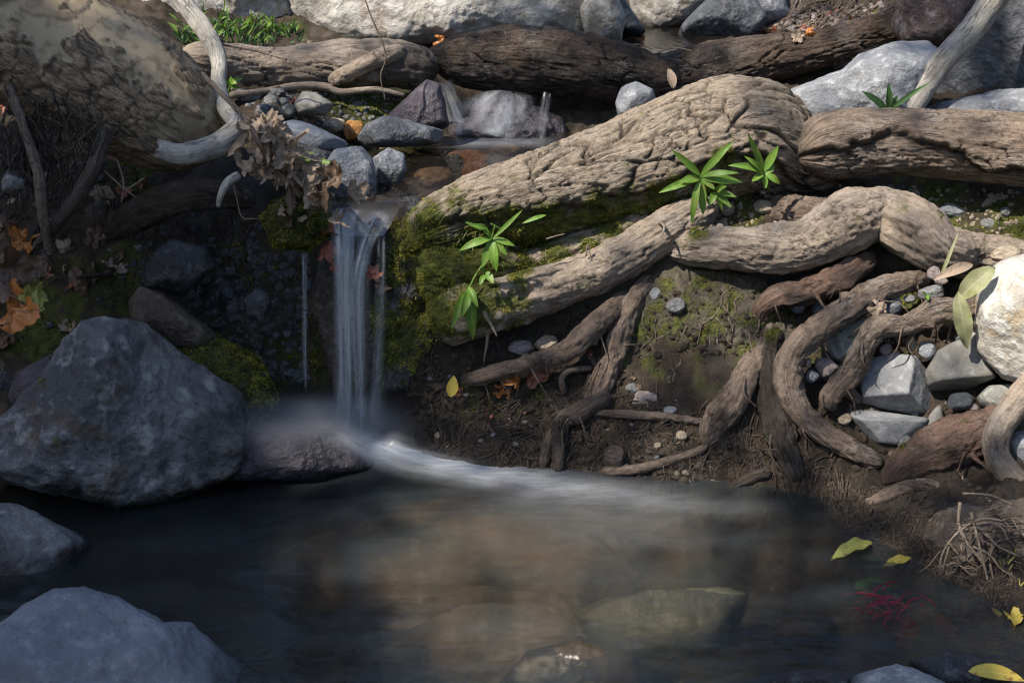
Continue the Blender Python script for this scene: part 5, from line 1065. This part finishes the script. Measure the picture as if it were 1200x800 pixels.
for i, (px, py) in enumerate(poly_in([(0, 120), (110, 130), (210, 260), (160, 350), (60, 400), (0, 420)], 46, rs)):
    leaf_thing('dead leaf in the litter of the shaded left bank', px, py, rs.uniform(7, 17), ['drydk', 'dry', 'drydk', 'redlf'][i % 4], None, (rs.normal() * .5, -.6, .7), .9, 'leaf litter of the shaded left bank')
for i, (px, py) in enumerate(poly_in([(480, 400), (690, 400), (860, 500), (820, 550), (500, 500)], 26, rs)):
    leaf_thing('dead leaf scrap on the middle bank', px, py, rs.uniform(4, 9), ['drydk', 'dry', 'redlf'][i % 3], None, (rs.normal() * .5, -.6, .7), .9, 'leaf scraps on the middle bank')
for i, (px, py) in enumerate(poly_in([(940, 400), (1150, 350), (1180, 480), (1190, 600), (1060, 640), (1000, 560)], 30, rs)):
    leaf_thing('dead leaf scrap among the roots and stones of the right bank', px, py, rs.uniform(4, 9), ['drydk', 'dry', 'dry'][i % 3], None, (rs.normal() * .5, -.6, .7), .9, 'leaf scraps on the right bank')
blade_thing('bright yellow leaf standing on the bank right of the waterfall', (528, 465), (532, 440), 13, 'yellow', 2.38, 2.39, (.2, -1, .2), .05, .15)
blade_thing('pinkish dry leaf standing upright behind the fallen trunk', (789, 104), (783, 80), 11, 'dry', 2.93, 2.95, (.3, -1, .2), .08, .3)
blade_thing('long yellow green leaf floating at the right side of the pool', (1022, 636), (973, 657), 17, 'ygreen', 2.03, 1.98, (0, -.3, .95), .12, .35, .12)
blade_thing('twisted yellow leaf floating near the root tangle', (1068, 654), (1034, 665), 12, 'yellow', 1.985, 1.965, (0, -.3, .95), .10, .3, .1)
blade_thing('pale yellow leaf on the dark wet stone at the bottom right', (1135, 786), (1200, 797), 22, 'yellow', 1.60, 1.585, (0, -.3, .95), .08, .2)
leaf_thing('bright yellow lobed leaf at the right edge of the pool', 1186, 726, 20, 'yellow', 1.79, (0, -.5, .8), .5, lift=0)
blade_thing('narrow yellow leaf beside the lobed yellow leaf at the right edge', (1162, 712), (1180, 732), 6, 'yellow', 1.83, 1.80)
blade_thing('large withered pale leaf draped over the elbow root beside the white boulder', (1166, 313), (1122, 352), 24, 'wither', 2.30, 2.31, (-.3, -.8, .5), .14, .4, .08)
blade_thing('lower hanging point of withered leaf over the olive stone', (1122, 342), (1133, 408), 20, 'wither', 2.295, 2.285, (-.2, -1, .2), .1, .3, .1)
blade_thing('curled brown strip of bark leaf on the knuckled root', (1140, 310), (1094, 328), 12, 'dry', 2.40, 2.38, (0, -.8, .6), .15, .4)
blade_thing('grey dry blade leaning on the knuckled root', (1098, 334), (1123, 272), 4, 'wither', 2.41, 2.43, (-.3, -1, .2), .1)
for i, (px, py) in enumerate([(1018, 656), (1012, 685), (1030, 683), (1040, 690), (1022, 700), (1046, 700)]):
    a = rs.uniform(0, 6.28); c = atz(px, py, -.006); e = np.array([math.cos(a), math.sin(a), .0]) * .022
    q = MB(); V, F, ac, al = lance(c - e, c + e, .018, (0, 0, 1), .05, .2); q.add(V, F, across=ac, along=al)
    thing(q.build('leaf', M['dkgreen']), 'green leaf drifting just under the water at right', 'leaf', 'green leaves under the water at right')
for i, (px, py, s) in enumerate([(1080, 715, 20), (1110, 735, 24), (1060, 745, 18), (1140, 715, 22), (1120, 700, 16), (985, 640, 16), (1100, 672, 18), (1070, 692, 16), (1140, 745, 18), (1165, 750, 16)]):
    c = atz(px, py, -.03); V, F, ac, al = lobed(c, s * mpp(c), rs, .3, (0, 0, 1)); q = MB(); q.add(V, F, across=ac, along=al)
    thing(q.build('dry_leaf', M['redlf' if i % 3 else 'drydk']), 'sunken red brown leaf near the right shore', 'leaf', 'sunken leaves near the right shore')

# ================================================================== ROOTLETS, TWIGS, LITTER
b = MB()
for i in range(44):
    a = rs.normal() * .5 + (3.6 if i % 3 else 4.5); L = rs.uniform(.02, .075); p = atz(1046 + rs.normal() * 17, 706 + rs.normal() * 10, -.002)
    b.wire([p, p + np.array([math.cos(a) * L * .5, math.sin(a) * L * .4 + .006 * rs.normal(), .002]), p + np.array([math.cos(a + .6 * rs.normal()) * L, math.sin(a) * L * .8, -.003])], [.0016, .0014, .0006])
thing(b.build('red_rootlets', M['red']), 'tuft of bright red rootlets floating in the pool near the right shore', 'roots')
# tangle of pale roots at right
b = MB()
for (pts, r) in [([(1125, 588), (1124, 615), (1136, 640), (1152, 660), (1158, 690), (1152, 720)], 2.6), ([(1128, 578), (1160, 580), (1188, 592)], 2.), ([(1175, 610), (1150, 608), (1124, 622), (1106, 645), (1100, 668)], 2.), ([(1138, 600), (1148, 640), (1155, 668)], 2.2),
                 ([(1155, 625), (1170, 640), (1196, 652)], 2.), ([(1140, 640), (1160, 650), (1175, 668), (1198, 676)], 1.8), ([(1112, 640), (1108, 655), (1104, 672)], 1.4), ([(1150, 612), (1172, 616), (1182, 634)], 1.5), ([(1160, 660), (1166, 690), (1160, 706)], 1.5)]:
    b.wire([at(x, y, 1.955 - .05 * (y - 580) / 100. - .02) for x, y in pts], np.linspace(r, r * .5, len(pts)) * .00128)
for i in range(64):
    x0, y0 = rs.uniform(1105, 1198), rs.uniform(595, 670); a = rs.uniform(-.6, 2.6); L = rs.uniform(15, 60); x1, y1 = x0 + math.cos(a) * L, y0 + abs(math.sin(a)) * L * .9; Y0 = 1.95 + rs.uniform(-.02, .05)
    bw = rs.normal() * 12
    b.wire([at(x0, y0, Y0), at(x0 * .65 + x1 * .35 + bw, y0 * .65 + y1 * .35 - 6, Y0 - .025), at(x0 * .3 + x1 * .7 + bw * .8, y0 * .3 + y1 * .7, Y0 - .035), at(x1, min(y1, 722), Y0 - .04 - .0006 * max(0, y1 - 650))], np.linspace(1., .4, 4) * .00128 * rs.uniform(.4, 1.3), tone=rs.uniform(0, 1))
thing(b.build('root_tangle', M['ptwig']), 'tangle of pale thin roots hanging over the pool at right', 'roots')
def clods(label, poly, n, smin, smax, mat, Y=None, nm='soil_clods'):
    P = poly_in(poly, n, rs); H = hits(P[:, 0], P[:, 1]); d, F = cubesphere(4); b = MB()
    for h in H:
        m = mpp(h); s = (smin + (smax - smin) * rs.random() ** 2.2) * m; e = d * (1 + .35 * perlin(d * 1.6 + rs.uniform(0, 90), 4))[:, None] * rs.uniform(.6, 1.3, 3) * s
        b.add(h + e - np.array([0, 0, s * .3]), F, moss=0., wet=rs.uniform(0, .5), tone=.5, crack=0., bed=0., far=0.)
    kind(b.build(nm, M[mat]), 'stuff', label)
def rootlets(label, poly, n, ln, rpx, mat, down=(0., 1.), Y=None, spread=.5, lift=3., nm='root_hairs'):
    b = MB()
    for px, py in poly_in(poly, n, rs):
        p = at(px, py, Y + rs.uniform(-.03, .03)) if Y else hit(px, py)
        m = mpp(p); a = math.atan2(down[1], down[0]) + rs.normal() * spread; L = ln * rs.uniform(.4, 1.3)
        pts = []
        for k in range(4):
            x = px + math.cos(a) * L * k / 3 + rs.normal() * L * .05; y = py + math.sin(a) * L * k / 3 + rs.normal() * L * .05
            q = (at(x, y, Y + rs.uniform(-.015, .015)) if Y else hit(x, y)); d = ray(x, y); q = q - d / np.linalg.norm(d) * m * rs.uniform(.2, lift)
            if k and np.linalg.norm(q - pts[-1]) > L * m * 1.3: break
            pts.append(q)
        if len(pts) > 2: b.wire(pts, np.linspace(rpx, rpx * .4, len(pts)) * m * rs.uniform(.6, 1.3), 4, tone=rs.uniform(.2, .9), step=.008)
    return b.build(nm, M[mat])
kind(rootlets('', [(480, 430), (690, 440), (880, 500), (960, 560), (830, 565), (600, 555), (490, 510)], 700, 36, 1.4, 'hair', (.3, .5), spread=1.6), 'stuff', 'fine brown rootlets matted over the middle bank')
kind(rootlets('', [(850, 470), (980, 480), (1000, 590), (860, 590)], 260, 46, 1.2, 'hair', (-.1, 1), spread=.5), 'stuff', 'fan of fine dark rootlets in the shaded corner')
kind(rootlets('', [(985, 560), (1110, 585), (1190, 640), (1180, 720), (1080, 690), (1000, 620)], 900, 30, 1.2, 'hair', (-.2, 1), spread=1.0), 'stuff', 'matted rootlets on the undercut right bank')
kind(rootlets('', [(520, 395), (720, 350), (720, 400), (560, 440)], 120, 30, 1.1, 'hair', (0, 1), spread=.9), 'stuff', 'rootlets in the dark gap below the long tan root')
kind(rootlets('', [(860, 55), (1040, 40), (1040, 5), (890, 15)], 160, 40, 1.5, 'root', (1, -.5), spread=.7, nm='twigs'), 'stuff', 'heap of thin twigs on the far dirt slope')
thing(rootlets('', [(0, 100), (115, 112), (125, 160), (70, 210), (0, 200)], 130, 85, 1.3, 'droot', (.08, 1), Y=2.45, spread=.38, nm='root_curtain'), 'curtain of thin roots hanging under the sycamore trunk', 'roots')
kind(rootlets('', [(0, 180), (140, 180), (230, 260), (150, 340), (0, 320)], 150, 44, 1.3, 'hair', (.4, .8), spread=1.2), 'stuff', 'rootlets over the shaded left bank')
kind(rootlets('', [(180, 245), (300, 240), (365, 290), (360, 330), (200, 300)], 90, 40, 1.2, 'hair', (.1, 1), spread=.4), 'stuff', 'rootlets hanging in the hollow left of the waterfall')
clods('wet grit on the dark wall left of the waterfall', [(200, 280), (365, 280), (365, 450), (260, 440)], 700, 1, 8, 'r_dark')
b = MB()
for pts in [[(138, 188), (145, 215), (142, 238)], [(122, 200), (142, 218), (160, 232)], [(170, 208), (150, 222), (146, 230)]]:
    b.wire([at(x, y, 2.44) for x, y in pts], [.0016, .0014, .001])
thing(b.build('twig', M['ptwig']), 'forked pale twig lit in the dark hollow under the trunk', 'twig')
b = MB(); b.wire([at(x, y, 2.98) for x, y in [(425, -8), (436, 22), (448, 50), (452, 70), (446, 90), (452, 118)]], [.0016, .0018, .0022, .0018, .0014, .001])
thing(b.build('twig', M['twig']), 'thin twig hanging in front of the brown log end', 'twig')
b = MB(); b.wire([at(x, y, 2.9) for x, y in [(258, 52), (300, 60), (336, 70)]], [.0022, .002, .0014])
thing(b.build('twig', M['ptwig']), 'straw coloured twig lying on the brown log', 'twig')
b = MB(); b.wire([at(x, y, 2.42) for x, y in [(272, 205), (278, 235), (284, 255), (302, 256)]], [.0012, .0012, .0012, .001])
thing(b.build('straw', M['ptwig']), 'bent dry straw dangling under the leaf clump', 'straw')
b = MB(); b.wire([at(x, y, 4.0) for x, y in [(876, 22), (898, 17), (912, 4), (914, -6)]], [.003, .003, .003, .002])
thing(b.build('twig', M['ptwig']), 'pale curved twig in front of the light grey slab', 'twig')
for k, (pts, lab) in enumerate([([(726, 60), (745, 52), (765, 58)], 'thin straw lying on the dark log crest'), ([(770, 62), (790, 56), (812, 60)], 'second straw by the water gap in the dam'), ([(687, 300), (689, 285), (693, 308)], 'tiny pale twig standing on the long tan root'), ([(640, 280), (650, 277), (662, 274)], 'pale chip lying on the mossy root')]):
    b = MB(); Y = 3.3 if k < 2 else 2.5; b.wire([at(x, y, Y) for x, y in pts], [.0018, .0016, .001]); thing(b.build('twig', M['ptwig']), lab, 'twig')
clods('crumbled brown soil and grit on the middle bank', [(480, 420), (560, 400), (720, 340), (740, 470), (900, 500), (960, 570), (620, 560), (480, 520)], 2600, .8, 5.5, 'ground')
clods('crumbled soil on the right bank', [(930, 400), (1190, 300), (1195, 700), (1080, 690), (990, 590)], 2600, .8, 5.5, 'ground')
clods('pale grit under the trunk and logs', [(830, 215), (960, 215), (1195, 225), (1195, 280), (960, 265), (840, 270)], 700, 1, 5, 'r_tan')
clods('grit of the shaded left bank', [(0, 150), (150, 160), (360, 260), (370, 440), (180, 360), (0, 410)], 900, 1, 5, 'r_dark')
clods('gravel of the far shore', [(260, 100), (480, 115), (420, 150), (320, 150)], 350, 1, 4, 'r_grey')
clods('gravel of the far dirt slope', [(850, 70), (1040, 40), (1040, 5), (890, 15)], 500, 1, 4.5, 'r_pink')

# rootlets and crumbs of soil that cling to the mossy rock face
b = MB(); bc = MB(); dd0, F0 = cubesphere(3)
for V, N, cnt in skins:
    okv = np.where(N @ np.array([0, -.94, .34]) > .15)[0]
    for _ in range(cnt):
        i = okv[rs.integers(len(okv))]; p = V[i] + N[i] * .001; pts = [p]; g = np.array([rs.normal() * .6, -.1, -1.]); st = rs.uniform(.012, .03)
        for k in range(4):
            q = pts[-1] + (g + rs.normal(size=3) * .4) * st; j = okv[np.argmin(((V[okv] - q) ** 2).sum(1))]; q = V[j] + N[j] * rs.uniform(.0005, .003)
            if np.linalg.norm(q - pts[-1]) > st * .3: pts.append(q)
        if len(pts) > 2: b.wire(pts, np.linspace(1, .4, len(pts)) * rs.uniform(.0008, .0024), 5, tone=rs.uniform(.1, .9), step=.006)
    for _ in range(cnt * 4):
        i = okv[rs.integers(len(okv))]; s_ = rs.uniform(.0012, .005) * (1 if rs.random() < .9 else 1.8); e = dd0 * (1 + .35 * perlin(dd0 * 1.6 + rs.uniform(0, 90), 4))[:, None] * rs.uniform(.6, 1.3, 3) * s_
        bc.add(V[i] + e, F0, moss=0., wet=rs.uniform(0, .5), tone=.5, crack=0., bed=0., far=0.)
kind(b.build('root_hairs', M['root']), 'stuff', 'rootlets clinging to the mossy rock face'); kind(bc.build('soil_clods', M['ground']), 'stuff', 'crumbs of soil on the mossy rock face')
# moss cushions: blades growing where each surface is mossy
def moss_blades():
    b = MB(); r2 = np.random.default_rng(3)
    def blades(P, N, n, L0):
        g = np.array([0, 0, -1.]); dr = N + r2.normal(size=(n, 3)) * .55 + g * .25; dr /= np.linalg.norm(dr, axis=1)[:, None]
        q = r2.normal(size=(n, 3)); s = np.cross(dr, q); s /= np.linalg.norm(s, axis=1)[:, None]
        L = (L0 * r2.uniform(.5, 1.5, n) * (1 + .9 * np.clip(fbm(P * 45, 2, 8), -.8, 1)))[:, None]; w = L * .23
        V = np.stack([P - s * w, P + s * w, P + dr * L], 1).reshape(-1, 3); F = np.arange(3 * n).reshape(n, 3)
        tone = np.clip(.45 + .75 * fbm(P * 34, 4, 9) + r2.normal(size=n) * .2, 0, 1)
        b.add(V, F, tone=np.repeat(tone, 3))
    for V, mo, N, F, bl in tufts:
        c = V[F].mean(1); a = np.linalg.norm(np.cross(V[F[:, 1]] - V[F[:, 0]], V[F[:, 3]] - V[F[:, 0]]), axis=1); mm = mo[F].mean(1)
        w = a * np.where(mm > .25, mm, 0)
        if w.sum() <= 0: continue
        n = int(min(26000, w.sum() / (.0023 ** 2))); k = r2.choice(len(F), n, p=w / w.sum())
        P = c[k] + (V[F[k, 0]] - c[k]) * r2.uniform(-1, 1, (n, 1)) + (V[F[k, 1]] - c[k]) * r2.uniform(-1, 1, (n, 1)) * .8
        blades(P, N[F[k, 0]], n, bl)
    pp = np.vstack([np.column_stack([x + r2.normal(size=2600) * r * .5, y + r2.normal(size=2600) * r * .5]) for x, y, r, s in MOSS_G if s >= .5])
    H = hits(pp[:, 0], pp[:, 1]); ok = (discs(H, MOSS_G, 21, 22, .75) > .4) & (H[:, 1] < 4) & (H[:, 2] > .015); H = H[ok]
    blades(H, np.tile([0, -.6, .8], (len(H), 1)), len(H), .0048)
    kind(b.build('moss', M['moss']), 'stuff', 'green moss growing on the roots, rocks and banks')
moss_blades()

# ================================================================== UNSEEN TREE ADDED TO SHADE THE STREAM (above and behind the camera)
SHADE = ["2110000000124699", "3222333688850149", "7764322210001124", "9999840000001111", "9999981210124210", "9999999755432210", "9999999888654321", "9999998543466777", "9999973000026777", "9999985000038877", "9999997100048999", "9999999500059999", "9999999999999999", "9999999999999999"]  # wanted shade per cell; the added crown's leaves are placed from it
def shade_tree():
    s = np.array(SUN); b = MB(); r3 = np.random.default_rng(17); n = 0; V, T = [], []
    cell = 75.
    G = np.array([[int(ch) / 9. for ch in row] for row in SHADE]); tau_ = lambda f: -math.log(max(.0006, 1 - f))
    for j in range(G.shape[0]):
        for i in range(G.shape[1]):
            tm = tau_(G[max(j - 1, 0):j + 2, max(i - 1, 0):i + 2].max())
            if tm == 0: continue
            cor = [hit(i * cell + a, max(j * 73 + q, 2)) for a, q in ((0, 0), (75, 0), (75, 73), (0, 73))]
            ar = .5 * np.linalg.norm(np.cross(cor[2] - cor[0], cor[3] - cor[1])) * .85
            for _ in range(r3.poisson(tm * ar / .0011)):
                u, v = r3.random(2); x = np.clip(i + u - .5, 0, G.shape[1] - 1.001); y = np.clip(j + v - .5, 0, G.shape[0] - 1.001); a, c = int(x), int(y); x -= a; y -= c
                tv = (G[c, a] * (1 - x) + G[c, a + 1] * x) * (1 - y) + (G[c + 1, a] * (1 - x) + G[c + 1, a + 1] * x) * y
                if r3.random() * tm > tau_(tv): continue
                P = cor[0] * (1 - u) * (1 - v) + cor[1] * u * (1 - v) + cor[2] * u * v + cor[3] * (1 - u) * v
                V.append(P + s * r3.uniform(5.5, 8.0))
    V = np.array(V); n = len(V)
    # the crown goes on outside the strip that matters for this shade
    ex = np.column_stack([r3.uniform(-7.5, -4.6, 2600), r3.uniform(-4.2, .8, 2600), r3.uniform(4.2, 8.2, 2600)]); V = np.vstack([V, ex]); n = len(V)
    d = r3.normal(size=(n, 3)); d[:, 2] *= .5; d /= np.linalg.norm(d, axis=1)[:, None]; q = r3.normal(size=(n, 3)); e = np.cross(d, q); e /= np.linalg.norm(e, axis=1)[:, None]
    L = r3.uniform(.05, .085, n)[:, None]; W2 = L * .42
    Q = np.stack([V - d * L * .5, V + e * W2 * .9 - d * L * .1, V + e * W2 * .5 + d * L * .25, V + d * L * .55, V - e * W2 * .5 + d * L * .25, V - e * W2 * .9 - d * L * .1], 1).reshape(-1, 3)
    root = empty('added_shade_tree', (-6.2, -1.4, 1.4)); thing(root, 'unseen sycamore added behind the view at left, its crown shaped to shade the stream', 'tree')
    b.add(Q, np.arange(6 * n).reshape(n, 6), across=.5, along=.5); b.build('crown', M['canopy'], root)
    w = MB()
    w.wire([(-6.2, -1.4, .8), (-6.0, -1.3, 3), (-5.6, -1.2, 5.4), (-5.0, -1., 7.6)], [.2, .17, .13, .05], 12, step=.05)
    for k in range(16):
        z = r3.uniform(3.4, 6.6); p = np.array([-5.9 + (z - 3.4) * .15, -1.25, z]); t = V[r3.integers(0, n)]
        w.wire([p, p * .5 + t * .5 + np.array([0, 0, .25]), t], [.05, .03, .008], 7, step=.08)
    w.build('trunk', M['log'], root)
shade_tree()
print('objects', len(bpy.data.objects))
